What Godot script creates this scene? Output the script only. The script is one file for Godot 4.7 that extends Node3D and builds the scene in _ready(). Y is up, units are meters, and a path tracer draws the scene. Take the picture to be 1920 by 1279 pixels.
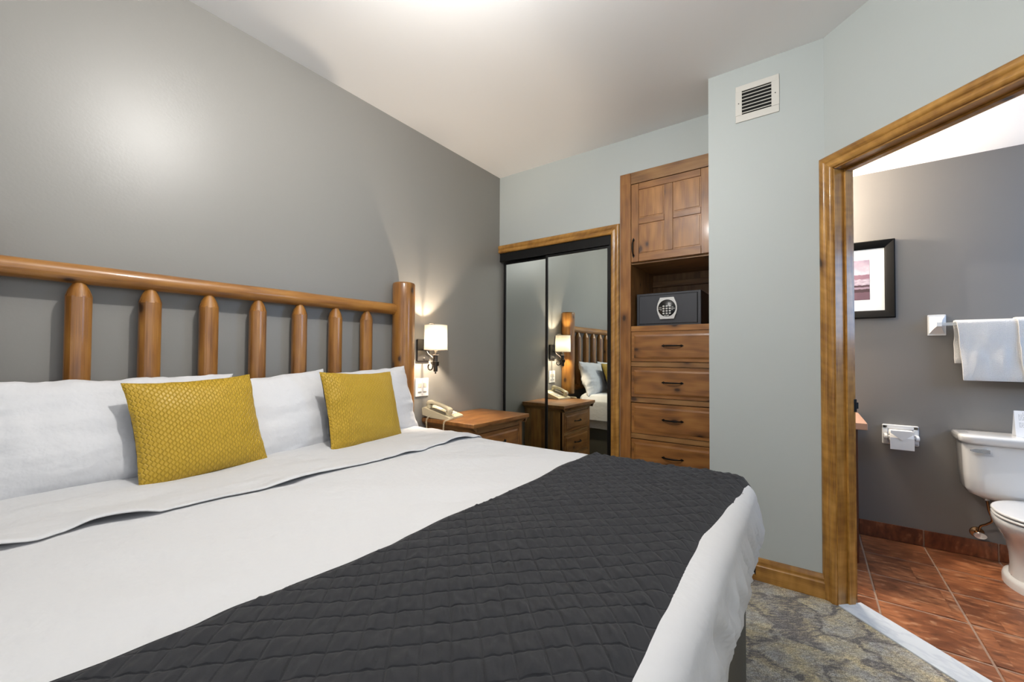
extends Node3D

# ---------------------------------------------------------------- measures (metres)
const HEAD_Z := -2.216      # face of the headboard wall
const CLOSET_X := 2.868     # face of the closet wall
const CHASE_X := 2.498      # face of the boxed-out wall with the vent
const ROOM_TOP := 2.715
const BATH_X := 3.535       # face of the toilet wall
const BATH_TOP := 2.355
const WALL_S := -1.8116     # door wall, front face, in its own turned frame
const WALL_B := -1.912      # door wall, bathroom face
const BED_L := -0.04
const BED_R := 1.705
const BED_H := -2.06
const BED_F := -0.145
const BED_TOP := 0.722

var M := {}
var rng := RandomNumberGenerator.new()
var bumps := FastNoiseLite.new()
var folds := FastNoiseLite.new()
var fine := FastNoiseLite.new()
var taken := {}

# ---------------------------------------------------------------- mesh builder
class Shape:
	var v := PackedVector3Array()
	var n := PackedVector3Array()
	var t := PackedVector2Array()
	var idx := PackedInt32Array()
	var shift := Vector2.ZERO

	func tri(a: Vector3, b: Vector3, c: Vector3, na: Vector3, nb: Vector3, nc: Vector3, ua := Vector2.ZERO, ub := Vector2.ZERO, uc := Vector2.ZERO) -> void:
		var k := v.size()
		v.append_array([a, b, c])
		n.append_array([na, nb, nc])
		t.append_array([ua + shift, ub + shift, uc + shift])
		if (b - a).cross(c - a).dot(na + nb + nc) > 0.0:
			idx.append_array([k, k + 2, k + 1])
		else:
			idx.append_array([k, k + 1, k + 2])

	func quad(p: Array, m: Array, u: Array) -> void:
		tri(p[0], p[1], p[2], m[0], m[1], m[2], u[0], u[1], u[2])
		tri(p[0], p[2], p[3], m[0], m[2], m[3], u[0], u[2], u[3])

	# box with softened edges; grain: the axis the wood grain runs along
	func box(lo: Vector3, hi: Vector3, bevel := 0.002, grain := 1, tr := Transform3D()) -> void:
		var c := (lo + hi) * 0.5
		var h := (hi - lo) * 0.5
		var b := minf(bevel, minf(h.x, minf(h.y, h.z)) * 0.6)
		var at := {}
		var uvs := {}
		for ax in 3:
			var p := (ax + 1) % 3
			var q := (ax + 2) % 3
			for s in [-1, 1]:
				for i in [-1, 1]:
					for j in [-1, 1]:
						var w := Vector3.ZERO
						w[ax] = s * h[ax]
						w[p] = i * (h[p] - b)
						w[q] = j * (h[q] - b)
						at[[ax, s, i, j]] = tr * (c + w)
						var g := grain
						var o := p if q == g else q
						if ax == g:
							g = p
							o = q
						uvs[[ax, s, i, j]] = Vector2(w[g] + h[g], w[o] + h[o] + (ax * 2 + s) * 0.013)
		for ax in 3:
			for s in [-1, 1]:
				var m := Vector3.ZERO
				m[ax] = s
				m = tr.basis * m
				var ks := [[ax, s, -1, -1], [ax, s, 1, -1], [ax, s, 1, 1], [ax, s, -1, 1]]
				quad([at[ks[0]], at[ks[1]], at[ks[2]], at[ks[3]]], [m, m, m, m], [uvs[ks[0]], uvs[ks[1]], uvs[ks[2]], uvs[ks[3]]])
		if b <= 0.0:
			return
		for ax in 3:
			var p := (ax + 1) % 3
			var q := (ax + 2) % 3
			# edges running along ax, between faces p and q
			for i in [-1, 1]:
				for j in [-1, 1]:
					var mp := Vector3.ZERO
					mp[p] = i
					var mq := Vector3.ZERO
					mq[q] = j
					mp = tr.basis * mp
					mq = tr.basis * mq
					var ps := []
					var us := []
					for e in [-1, 1]:
						# face p: its own p-axis order is ((p+1)%3 = q, (p+2)%3 = ax)
						ps.append(at[[p, i, j, e]])
						us.append(uvs[[p, i, j, e]])
					for e in [1, -1]:
						# face q: order (ax, p)
						ps.append(at[[q, j, e, i]])
						us.append(uvs[[p, i, j, e]])
					quad(ps, [mp, mp, mq, mq], us)
		for i in [-1, 1]:
			for j in [-1, 1]:
				for k in [-1, 1]:
					tri(at[[0, i, j, k]], at[[1, j, k, i]], at[[2, k, i, j]], tr.basis * Vector3(i, 0, 0), tr.basis * Vector3(0, j, 0), tr.basis * Vector3(0, 0, k), uvs[[0, i, j, k]], uvs[[0, i, j, k]], uvs[[0, i, j, k]])

	# grid of points; rows share the length of the first
	func grid(rows: Array, uvr: Array, close_row := false, flip := false) -> void:
		var base := v.size()
		var R := rows.size()
		var C: int = rows[0].size()
		for i in R:
			var r: PackedVector3Array = rows[i]
			var up: PackedVector3Array = rows[maxi(i - 1, 0)]
			var dn: PackedVector3Array = rows[mini(i + 1, R - 1)]
			var ur: PackedVector2Array = uvr[i]
			for j in C:
				var a := r[(j - 1 + C) % C if close_row else maxi(j - 1, 0)]
				var b := r[(j + 1) % C if close_row else mini(j + 1, C - 1)]
				if close_row and j == 0:
					a = r[C - 2]
				if close_row and j == C - 1:
					b = r[1]
				var m := (dn[j] - up[j]).cross(b - a)
				if m.length_squared() < 1e-18:
					m = Vector3.UP
				m = m.normalized()
				v.append(r[j])
				n.append(-m if flip else m)
				t.append(ur[j] + shift)
		for i in R - 1:
			for j in C - 1:
				var a := base + i * C + j
				var b := a + C
				# du = rows direction, dv = columns direction, normal = du x dv
				if flip:
					idx.append_array([a, b, b + 1, a, b + 1, a + 1])
				else:
					idx.append_array([a, b + 1, b, a, a + 1, b + 1])

	# turned shape about the axis (y): profile of (radius, height); creases stay sharp
	func lathe(prof: Array, sides := 24, tr := Transform3D(), flat_sides := false, squash := 1.0) -> void:
		var run := 0.0
		for k in prof.size() - 1:
			var a: Vector2 = prof[k]
			var b: Vector2 = prof[k + 1]
			var seg := b - a
			if seg.length() < 1e-6:
				continue
			var nn := Vector2(seg.y, -seg.x).normalized()
			var na := nn
			var nb := nn
			if k > 0:
				var sp: Vector2 = prof[k] - prof[k - 1]
				var np := Vector2(sp.y, -sp.x).normalized()
				if np.dot(nn) > 0.7:
					na = (np + nn).normalized()
			if k < prof.size() - 2:
				var sn: Vector2 = prof[k + 2] - prof[k + 1]
				var nx := Vector2(sn.y, -sn.x).normalized()
				if nx.dot(nn) > 0.7:
					nb = (nx + nn).normalized()
			for i in sides:
				var t0 := TAU * i / sides
				var t1 := TAU * (i + 1) / sides
				var tm := (t0 + t1) * 0.5
				var d0 := Vector3(cos(t0), 0, sin(t0) * squash)
				var d1 := Vector3(cos(t1), 0, sin(t1) * squash)
				var m0 := Vector3(cos(tm), 0, sin(tm)) if flat_sides else d0
				var m1 := m0 if flat_sides else d1
				var r0 := maxf(a.x, b.x)
				quad([tr * (d0 * a.x + Vector3.UP * a.y), tr * (d1 * a.x + Vector3.UP * a.y), tr * (d1 * b.x + Vector3.UP * b.y), tr * (d0 * b.x + Vector3.UP * b.y)],
					[tr.basis * (m0 * na.x + Vector3.UP * na.y), tr.basis * (m1 * na.x + Vector3.UP * na.y), tr.basis * (m1 * nb.x + Vector3.UP * nb.y), tr.basis * (m0 * nb.x + Vector3.UP * nb.y)],
					[Vector2(run, t0 * r0), Vector2(run, t1 * r0), Vector2(run + seg.length(), t1 * r0), Vector2(run + seg.length(), t0 * r0)])
			run += seg.length()

	# moulding: profile (across, out) run from p0 to p1, ends cut to a mitre
	func mould(prof: Array, p0: Vector3, p1: Vector3, across: Vector3, out: Vector3, m0 := 0.0, m1 := 0.0) -> void:
		var along := (p1 - p0).normalized()
		var total := (p1 - p0).length()
		var run := 0.0
		var c0 := PackedVector3Array()
		var c1 := PackedVector3Array()
		for q in prof:
			c0.append(p0 + across * q.x + out * q.y + along * (m0 * q.x))
			c1.append(p1 + across * q.x + out * q.y - along * (m1 * q.x))
		var ns := []
		for k in prof.size() - 1:
			var sg: Vector2 = prof[k + 1] - prof[k]
			ns.append((across * -sg.y + out * sg.x).normalized())
		for k in prof.size() - 1:
			var sg: Vector2 = prof[k + 1] - prof[k]
			var na: Vector3 = ns[k]
			var nb: Vector3 = ns[k]
			if k > 0 and ns[k - 1].dot(ns[k]) > 0.75:
				na = (ns[k - 1] + ns[k]).normalized()
			if k < ns.size() - 1 and ns[k + 1].dot(ns[k]) > 0.75:
				nb = (ns[k + 1] + ns[k]).normalized()
			quad([c0[k], c1[k], c1[k + 1], c0[k + 1]], [na, na, nb, nb], [Vector2(0, run), Vector2(total, run), Vector2(total, run + sg.length()), Vector2(0, run + sg.length())])
			run += sg.length()
		for k in range(1, prof.size() - 1):
			tri(c0[0], c0[k], c0[k + 1], -along, -along, -along)
			tri(c1[0], c1[k], c1[k + 1], along, along, along)

	# flat outline pulled to a thickness; outline is given in the plane (ax, ay) at origin o, pulled along az
	func slab(outline: PackedVector2Array, o: Vector3, ax: Vector3, ay: Vector3, az: Vector3, depth: float, scale_uv := 1.0) -> void:
		var tris := Geometry2D.triangulate_polygon(outline)
		for k in range(0, tris.size(), 3):
			for side in 2:
				var m := az if side else -az
				var ps := []
				for e in 3:
					var q: Vector2 = outline[tris[k + e]]
					ps.append(o + ax * q.x + ay * q.y + az * (depth if side else 0.0))
				tri(ps[0], ps[1], ps[2], m, m, m, outline[tris[k]] * scale_uv, outline[tris[k + 1]] * scale_uv, outline[tris[k + 2]] * scale_uv)
		var sgn := 1.0 if Geometry2D.is_polygon_clockwise(outline) else -1.0
		for k in outline.size():
			var a: Vector2 = outline[k]
			var b: Vector2 = outline[(k + 1) % outline.size()]
			var e := b - a
			var m := (ax * -e.y + ay * e.x).normalized() * sgn
			quad([o + ax * a.x + ay * a.y, o + ax * b.x + ay * b.y, o + ax * b.x + ay * b.y + az * depth, o + ax * a.x + ay * a.y + az * depth], [m, m, m, m], [a * scale_uv, b * scale_uv, (b + Vector2(depth, 0)) * scale_uv, (a + Vector2(depth, 0)) * scale_uv])

	# round bar through points
	func tube(pts: Array, r: float, sides := 10, r_end := -1.0) -> void:
		var rows := []
		var uvr := []
		var ref := Vector3.UP
		var L := 0.0
		for i in pts.size():
			var d: Vector3 = (pts[mini(i + 1, pts.size() - 1)] - pts[maxi(i - 1, 0)]).normalized()
			if absf(ref.dot(d)) > 0.95:
				ref = Vector3.RIGHT if absf(d.x) < 0.8 else Vector3.BACK
			var s := d.cross(ref).normalized()
			ref = s.cross(d).normalized()
			var rr := r if r_end < 0.0 else lerpf(r, r_end, float(i) / (pts.size() - 1))
			var row := PackedVector3Array()
			var ur := PackedVector2Array()
			if i > 0:
				L += (pts[i] - pts[i - 1]).length()
			for k in sides + 1:
				var a := TAU * k / sides
				row.append(pts[i] + (s * cos(a) + ref * sin(a)) * rr)
				ur.append(Vector2(L, a * rr))
			rows.append(row)
			uvr.append(ur)
		grid(rows, uvr, true, false)
		for e in 2:
			var row: PackedVector3Array = rows[0 if e == 0 else rows.size() - 1]
			var p: Vector3 = pts[0 if e == 0 else pts.size() - 1]
			var d: Vector3 = (pts[0] - pts[1]).normalized() if e == 0 else (pts[-1] - pts[-2]).normalized()
			for k in sides:
				tri(p, row[k], row[k + 1], d, d, d)

	func mesh() -> ArrayMesh:
		var a := []
		a.resize(Mesh.ARRAY_MAX)
		a[Mesh.ARRAY_VERTEX] = v
		a[Mesh.ARRAY_NORMAL] = n
		a[Mesh.ARRAY_TEX_UV] = t
		a[Mesh.ARRAY_INDEX] = idx
		var m := ArrayMesh.new()
		m.add_surface_from_arrays(Mesh.PRIMITIVE_TRIANGLES, a)
		return m

# ---------------------------------------------------------------- naming
func numbered(called: String) -> String:
	if not taken.has(called):
		taken[called] = 0
		return called
	taken[called] += 1
	return "%s_%03d" % [called, taken[called]]

func part(parent: Node3D, called: String, s: Shape, m: Material) -> MeshInstance3D:
	var o := MeshInstance3D.new()
	o.name = called
	o.mesh = s.mesh()
	o.material_override = m
	parent.add_child(o, true)
	return o

func thing(called: String, label: String, category: String, at := Vector3.ZERO, turn := 0.0, group := "") -> Node3D:
	var o := Node3D.new()
	o.name = numbered(called)
	add_child(o)
	o.position = at
	o.rotation.y = turn
	o.set_meta("label", label)
	o.set_meta("category", category)
	if group:
		o.set_meta("group", group)
	return o

func solo(called: String, label: String, category: String, s: Shape, m: Material, group := "") -> MeshInstance3D:
	var o := MeshInstance3D.new()
	o.name = numbered(called)
	o.mesh = s.mesh()
	o.material_override = m
	add_child(o)
	o.set_meta("label", label)
	o.set_meta("category", category)
	if group:
		o.set_meta("group", group)
	return o

func setting(called: String, label: String, category: String, s: Shape, m: Material) -> MeshInstance3D:
	var o := solo(called, label, category, s, m)
	o.set_meta("kind", "structure")
	return o

func setting_node(called: String, label: String, category: String) -> Node3D:
	var o := thing(called, label, category)
	o.set_meta("kind", "structure")
	return o

# ---------------------------------------------------------------- textures and materials
func noise(sd: int, freq: float, oct := 3, kind := FastNoiseLite.TYPE_SIMPLEX_SMOOTH) -> FastNoiseLite:
	var f := FastNoiseLite.new()
	f.noise_type = kind
	f.seed = sd
	f.frequency = freq
	f.fractal_octaves = oct
	return f

# wood: 2.4 m along the grain by 0.6 m across
func wood_image(sd: int, dark: Color, mid: Color, light: Color, knots: int, curl := 0.0) -> ImageTexture:
	var W := 640
	var H := 512
	var im := Image.create_empty(W, H, false, Image.FORMAT_RGB8)
	var big := noise(sd, 1.0, 2)
	var grain := noise(sd + 1, 1.0, 2)
	var r := RandomNumberGenerator.new()
	r.seed = sd
	var ks := []
	for k in knots:
		ks.append([r.randf() * 2.4, r.randf() * 0.6, r.randf_range(0.006, 0.013)])
	for y in H:
		var b := y * 0.6 / H
		for x in W:
			var a := x * 2.4 / W
			var pull := 0.0
			var core := 0.0
			for k in ks:
				var da: float = a - k[0]
				var db: float = b - k[1]
				if absf(da) < 0.12 and absf(db) < 0.06:
					var d := sqrt(da * da * 0.35 + db * db) / float(k[2])
					pull += exp(-d * d * 0.12) * signf(db) * 0.02
					core += exp(-d * d * 1.6) + 0.35 * exp(-d * d * 0.25)
			var wv := b + pull + 0.02 * big.get_noise_2d(a * 1.3, b * 3.0)
			var ring := 0.5 + 0.5 * sin((wv * 95.0) + 5.0 * big.get_noise_2d(a * 0.9 + 7.0, wv * 9.0))
			var fibre := grain.get_noise_2d(a * 5.0, b * 330.0)
			var blot := big.get_noise_2d(a * 4.0 + 30.0, b * 11.0)
			var f := 0.5 + 0.2 * (ring - 0.5) + 0.26 * fibre + 0.34 * blot
			if curl > 0.0:
				f += curl * grain.get_noise_2d(a * 26.0, b * 7.0)
			f = clampf(f, 0.0, 1.0)
			var c := dark.lerp(mid, f * 2.0) if f < 0.5 else mid.lerp(light, f * 2.0 - 1.0)
			c = c.lerp(Color(0.13, 0.06, 0.025), clampf(core, 0.0, 0.8))
			im.set_pixel(x, y, c)
	return ImageTexture.create_from_image(im)

func wood_material(tex: ImageTexture, rough: float, tint := Color.WHITE, coat := 0.0) -> StandardMaterial3D:
	var m := StandardMaterial3D.new()
	m.albedo_texture = tex
	m.albedo_color = tint
	m.uv1_scale = Vector3(1.0 / 2.4, 1.0 / 0.6, 1)
	m.roughness = rough
	if coat > 0.0:
		m.clearcoat_enabled = true
		m.clearcoat = coat
		m.clearcoat_roughness = 0.12
	return m

func plain(c: Color, rough: float, metal := 0.0) -> StandardMaterial3D:
	var m := StandardMaterial3D.new()
	m.albedo_color = c
	m.roughness = rough
	m.metallic = metal
	return m

func noise_tex(sd: int, freq: float, size := 256, as_normal := false, strength := 4.0, oct := 3) -> NoiseTexture2D:
	var t := NoiseTexture2D.new()
	t.width = size
	t.height = size
	t.seamless = true
	t.noise = noise(sd, freq, oct)
	t.as_normal_map = as_normal
	t.bump_strength = strength
	return t

func paint(c: Color, rough: float, bump: float) -> StandardMaterial3D:
	var m := plain(c, rough)
	m.uv1_triplanar = true
	m.uv1_world_triplanar = true
	m.uv1_scale = Vector3.ONE * 2.2
	m.heightmap_enabled = true
	m.heightmap_texture = noise_tex(5, 0.06, 512, false, 4.0, 2)
	m.heightmap_scale = bump
	return m

func cloth(c: Color, rough: float, bump: float, scale: float, sheen := 0.3) -> StandardMaterial3D:
	var m := plain(c, rough)
	m.uv1_triplanar = true
	m.uv1_scale = Vector3.ONE * scale
	m.heightmap_enabled = true
	m.heightmap_texture = noise_tex(9, 0.03, 512, false, 4.0, 4)
	m.heightmap_scale = bump
	m.rim_enabled = true
	m.rim = sheen
	m.rim_tint = 0.4
	return m

func carpet_image() -> ImageTexture:
	var N := 900                     # 1.8 m
	var im := Image.create_empty(N, N, false, Image.FORMAT_RGB8)
	var warp := noise(21, 3.2, 3)
	var cell := noise(33, 4.6, 1, FastNoiseLite.TYPE_CELLULAR)
	cell.cellular_return_type = FastNoiseLite.RETURN_DISTANCE2_SUB
	cell.fractal_type = FastNoiseLite.FRACTAL_NONE
	var cell2 := noise(71, 10.0, 1, FastNoiseLite.TYPE_CELLULAR)
	cell2.cellular_return_type = FastNoiseLite.RETURN_DISTANCE2_SUB
	cell2.fractal_type = FastNoiseLite.FRACTAL_NONE
	var tone := noise(44, 7.0, 3)
	var streak := noise(45, 1.0, 2)
	var r := RandomNumberGenerator.new()
	r.seed = 8
	var gold := Color(0.74, 0.685, 0.545)
	var grey := Color(0.64, 0.63, 0.60)
	var dark := Color(0.395, 0.375, 0.365)
	for y in N:
		for x in N:
			var a := x * 1.8 / N
			var b := y * 1.8 / N
			var pp := 0.586 * a + 0.81 * b
			var qq := 0.586 * b - 0.81 * a
			var wx := a + 0.07 * warp.get_noise_2d(a, b) + 0.012 * warp.get_noise_2d(pp * 2.0, qq * 9.0)
			var wy := b + 0.07 * warp.get_noise_2d(a + 9.0, b) + 0.012 * warp.get_noise_2d(pp * 2.0 + 5.0, qq * 9.0)
			var e := cell.get_noise_2d(wx * 1.0, wy * 1.35) + 1.0
			var e2 := cell2.get_noise_2d(wx * 1.2 + 4.0, wy * 0.8) + 1.0
			var st := streak.get_noise_2d(pp * 16.0, qq * 75.0 + 1.5 * warp.get_noise_2d(a * 2.0, b * 2.0))
			var f := clampf(0.5 + 0.9 * tone.get_noise_2d(a, b) + 0.35 * st, 0.0, 1.0)
			var c := grey.lerp(gold, f)
			var line := 1.0 - smoothstep(0.0, 0.19, e + 0.16 * st)
			line = maxf(line, 0.4 * (1.0 - smoothstep(0.0, 0.16, e2 + 0.12 * st)))
			line = maxf(line, 0.5 * smoothstep(0.1, 0.5, st))
			c = c.lerp(dark, line * 0.85)
			var k := 0.70 + 0.6 * r.randf()
			im.set_pixel(x, y, Color(c.r * k, c.g * k, c.b * k))
	return ImageTexture.create_from_image(im)

func terracotta_image() -> ImageTexture:
	var N := 512                     # 0.9 m
	var im := Image.create_empty(N, N, false, Image.FORMAT_RGB8)
	var big := noise(51, 4.0, 4)
	var streak := noise(52, 1.0, 4)
	var spot := noise(53, 22.0, 3)
	for y in N:
		for x in N:
			var a := x * 0.9 / N
			var b := y * 0.9 / N
			var s := streak.get_noise_2d(a * 26.0 + 0.7 * big.get_noise_2d(a, b), b * 8.0)
			var f := clampf(0.5 + 0.75 * big.get_noise_2d(a, b) + 0.6 * s, 0.0, 1.0)
			var c := Color(0.43, 0.255, 0.165).lerp(Color(0.655, 0.42, 0.275), f)
			c = c.lerp(Color(0.73, 0.58, 0.46), clampf((s + 0.5 * spot.get_noise_2d(a, b) - 0.28) * 1.6, 0.0, 0.55))
			c = c.lerp(Color(0.34, 0.21, 0.145), clampf((-s - 0.30 + 0.3 * spot.get_noise_2d(a, b)) * 1.6, 0.0, 0.6))
			im.set_pixel(x, y, c)
	return ImageTexture.create_from_image(im)

func marble_image() -> ImageTexture:
	var N := 256
	var im := Image.create_empty(N, N, false, Image.FORMAT_RGB8)
	var big := noise(61, 5.0, 4)
	for y in N:
		for x in N:
			var a := x * 0.6 / N
			var b := y * 0.6 / N
			var f := 1.0 - absf(big.get_noise_2d(a + 0.4 * b, b * 2.0)) * 2.4
			var c := Color(0.83, 0.86, 0.89).lerp(Color(0.70, 0.74, 0.79), clampf(f - 0.55, 0.0, 0.5))
			im.set_pixel(x, y, c)
	return ImageTexture.create_from_image(im)

# raised ogee lattice of the yellow cushion fabric
func lattice_image() -> ImageTexture:
	var W := 64
	var H := 64
	var im := Image.create_empty(W, H, false, Image.FORMAT_L8)
	for y in H:
		for x in W:
			var u := float(x) / W
			var w := float(y) / H
			var s := cos(TAU * w)
			var d := minf(absf(fposmod(u - 0.25 + 0.12 * s + 0.5, 1.0) - 0.5), absf(fposmod(u - 0.75 - 0.12 * s + 0.5, 1.0) - 0.5))
			var h := smoothstep(0.0, 0.16, d)
			im.set_pixel(x, y, Color(h, h, h))
	return ImageTexture.create_from_image(im)

# relief of one repeat of the quilting: seams sunk, padding raised, a little weave
func quilt_relief() -> ImageTexture:
	var N := 192
	var im := Image.create_empty(N, N, false, Image.FORMAT_L8)
	var r := RandomNumberGenerator.new()
	r.seed = 6
	for y in N:
		for x in N:
			var u := float(x) / N
			var w := float(y) / N
			var d := minf(absf(fposmod(u + w + 0.5, 1.0) - 0.5), absf(fposmod(u - w + 0.5, 1.0) - 0.5))
			var k := 0.9 * smoothstep(0.0, 0.07, d) + 0.06 * r.randf()
			im.set_pixel(x, y, Color(k, k, k))
	return ImageTexture.create_from_image(im)

func seascape_image() -> ImageTexture:
	var W := 128
	var H := 192
	var im := Image.create_empty(W, H, false, Image.FORMAT_RGB8)
	var nn := noise(81, 0.03, 3)
	for y in H:
		for x in W:
			var v := float(y) / H + 0.025 * nn.get_noise_2d(x * 0.6, 3.0)
			var c := Color(0.60, 0.55, 0.61)
			if v < 0.36:
				c = Color(0.54, 0.48, 0.55).lerp(Color(0.72, 0.69, 0.74), v / 0.36 + 0.3 * nn.get_noise_2d(x, y))
			elif v < 0.47:
				c = Color(0.50, 0.38, 0.44) if x > 60 or v > 0.43 else Color(0.64, 0.58, 0.64)
			elif v < 0.62:
				c = Color(0.72, 0.69, 0.74).lerp(Color(0.55, 0.49, 0.56), clampf(0.5 + nn.get_noise_2d(x, y * 4), 0, 1))
			elif v < 0.67:
				c = Color(0.26, 0.18, 0.22)
			elif v < 0.72:
				c = Color(0.56, 0.49, 0.55)
			elif v < 0.80:
				c = Color(0.25, 0.17, 0.20)
			else:
				c = Color(0.39, 0.29, 0.34)
			im.set_pixel(x, y, c)
	return ImageTexture.create_from_image(im)

# the tent card: grey lines of print and a small brown mark
func card_image() -> ImageTexture:
	var W := 180
	var H := 256
	var im := Image.create_empty(W, H, false, Image.FORMAT_RGB8)
	im.fill(Color(0.93, 0.93, 0.94))
	var r := RandomNumberGenerator.new()
	r.seed = 4
	for k in 15:
		var y := 18 + k * 10 + (8 if k > 8 else 0)
		var x := 22 if k > 1 else 44
		var stop := 158 if k > 1 else 136
		if k == 8 or k == 14:
			x = 50
			stop = 130
		while x < stop:
			var w := r.randi_range(5, 17)
			im.fill_rect(Rect2i(x, y, mini(w, stop - x), 3), Color(0.42, 0.42, 0.44))
			x += w + 4
	for y in 20:
		for x in 46:
			if pow((x - 23.0) / 22.0, 2.0) + pow((y - 10.0) / 8.0, 2.0) < 1.0 and not (x > 16 and x < 22 and y > 9):
				im.set_pixel(67 + x, 204 + y, Color(0.33, 0.22, 0.17))
	im.fill_rect(Rect2i(62, 232, 56, 3), Color(0.5, 0.5, 0.52))
	return ImageTexture.create_from_image(im)

func make_materials() -> void:
	M.taupe = paint(Color(0.53, 0.522, 0.502), 0.40, 0.012)
	M.mist = paint(Color(0.715, 0.74, 0.732), 0.55, 0.01)
	M.white_paint = paint(Color(0.93, 0.93, 0.93), 0.85, 0.01)
	M.bath_grey = paint(Color(0.47, 0.46, 0.45), 0.5, 0.012)
	var log_tex := wood_image(3, Color(0.41, 0.25, 0.095), Color(0.565, 0.375, 0.15), Color(0.66, 0.465, 0.205), 10)
	var cab_tex := wood_image(17, Color(0.39, 0.26, 0.145), Color(0.55, 0.395, 0.225), Color(0.655, 0.495, 0.305), 9)
	var trim_tex := wood_image(29, Color(0.46, 0.305, 0.115), Color(0.64, 0.46, 0.20), Color(0.77, 0.58, 0.30), 4, 0.2)
	M.log = wood_material(log_tex, 0.4, Color.WHITE, 0.4)
	M.cabinet = wood_material(cab_tex, 0.42, Color.WHITE, 0.12)
	M.cabinet_warm = wood_material(cab_tex, 0.42, Color(1.0, 0.93, 0.82), 0.12)
	M.cabinet_pale = wood_material(cab_tex, 0.42, Color(1.12, 1.06, 0.94), 0.12)
	M.trim = wood_material(trim_tex, 0.38, Color.WHITE, 0.25)
	M.vanity_wood = wood_material(cab_tex, 0.4, Color(0.5, 0.32, 0.28), 0.1)
	M.iron = plain(Color(0.035, 0.032, 0.03), 0.45, 0.6)
	M.pewter = plain(Color(0.27, 0.265, 0.26), 0.36, 0.8)
	M.black_metal = plain(Color(0.02, 0.021, 0.024), 0.4, 0.3)
	M.black = plain(Color(0.012, 0.012, 0.012), 0.8)
	M.mirror = plain(Color(0.86, 0.89, 0.875), 0.015, 1.0)
	M.safe = plain(Color(0.19, 0.2, 0.225), 0.5)
	M.silver = plain(Color(0.86, 0.86, 0.85), 0.35, 0.35)
	M.gloss_black = plain(Color(0.02, 0.021, 0.022), 0.3)
	M.key = plain(Color(0.85, 0.85, 0.83), 0.4)
	M.white_plastic = plain(Color(0.88, 0.88, 0.87), 0.3)
	M.switch_beige = plain(Color(0.78, 0.74, 0.68), 0.35)
	M.vent_white = plain(Color(0.83, 0.82, 0.79), 0.45)
	M.phone = plain(Color(0.83, 0.79, 0.67), 0.38)
	M.phone_dark = plain(Color(0.42, 0.39, 0.32), 0.5)
	M.china = plain(Color(0.88, 0.885, 0.89), 0.12)
	M.china.clearcoat_enabled = true
	M.china.clearcoat = 0.6
	M.china.clearcoat_roughness = 0.05
	M.chrome = plain(Color(0.86, 0.86, 0.86), 0.22, 0.75)
	M.brass = plain(Color(0.62, 0.48, 0.34), 0.25, 1.0)
	M.paper = plain(Color(0.9, 0.9, 0.9), 0.9)
	M.sheet = cloth(Color(0.80, 0.80, 0.802), 0.9, 0.16, 1.6, 0.2)
	M.pillowcase = cloth(Color(0.83, 0.83, 0.835), 0.9, 0.28, 1.4, 0.2)
	M.runner = cloth(Color(0.135, 0.138, 0.15), 0.95, 0.12, 9.0, 0.2)
	M.runner.uv1_triplanar = false
	M.runner.uv1_scale = Vector3(1.0 / 0.062, 1.0 / 0.062, 1)
	M.runner.heightmap_texture = quilt_relief()
	M.runner.heightmap_scale = 0.2
	M.charcoal_cloth = cloth(Color(0.12, 0.115, 0.115), 0.9, 0.05, 8.0, 0.2)
	M.skirt = cloth(Color(0.30, 0.285, 0.24), 0.9, 0.05, 8.0, 0.2)
	M.towel = cloth(Color(0.9, 0.9, 0.9), 1.0, 0.5, 14.0, 0.3)
	var y := plain(Color(0.70, 0.565, 0.13), 0.5)
	y.heightmap_enabled = true
	y.heightmap_texture = lattice_image()
	y.heightmap_scale = 0.22
	y.uv1_scale = Vector3(1.0 / 0.019, 1.0 / 0.018, 1)
	y.rim_enabled = true
	y.rim = 0.35
	y.rim_tint = 0.7
	M.yellow = y
	var carpet := plain(Color.WHITE, 1.0)
	carpet.albedo_texture = carpet_image()
	carpet.uv1_scale = Vector3(1.0 / 1.8, 1.0 / 1.8, 1)
	carpet.heightmap_enabled = true
	carpet.heightmap_texture = noise_tex(2, 0.25, 512, false, 4.0, 2)
	carpet.heightmap_scale = 0.4
	M.carpet = carpet
	var tile := plain(Color.WHITE, 0.3)
	tile.albedo_texture = terracotta_image()
	tile.uv1_scale = Vector3(1.0 / 0.9, 1.0 / 0.9, 1)
	M.tile = tile
	M.base_tile = tile.duplicate()
	M.base_tile.albedo_color = Color(0.80, 0.72, 0.68)
	M.grout = plain(Color(0.58, 0.48, 0.41), 0.95)
	var marble := plain(Color.WHITE, 0.3)
	marble.albedo_texture = marble_image()
	marble.uv1_scale = Vector3(1.0 / 0.6, 1.0 / 0.6, 1)
	M.marble = marble
	M.counter = plain(Color(0.72, 0.57, 0.49), 0.35)
	M.frame = plain(Color(0.035, 0.035, 0.04), 0.7)
	M.frame.metallic_specular = 0.25
	M.mat_board = plain(Color(0.9, 0.91, 0.92), 0.85)
	var sea := plain(Color.WHITE, 0.7)
	sea.albedo_texture = seascape_image()
	M.seascape = sea
	var card := plain(Color.WHITE, 0.6)
	card.albedo_texture = card_image()
	M.card = card
	var glass := plain(Color(0.95, 0.97, 0.98, 0.12), 0.05)
	glass.transparency = BaseMaterial3D.TRANSPARENCY_ALPHA
	M.glass = glass
	var acrylic := plain(Color(0.9, 0.92, 0.93, 0.35), 0.1)
	acrylic.transparency = BaseMaterial3D.TRANSPARENCY_ALPHA
	M.acrylic = acrylic
	var shade := plain(Color(0.92, 0.87, 0.78), 0.9)
	shade.backlight_enabled = true
	shade.backlight = Color(0.24, 0.228, 0.205)
	M.shade = shade
	var bulb := plain(Color(1, 1, 1), 0.5)
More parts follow.
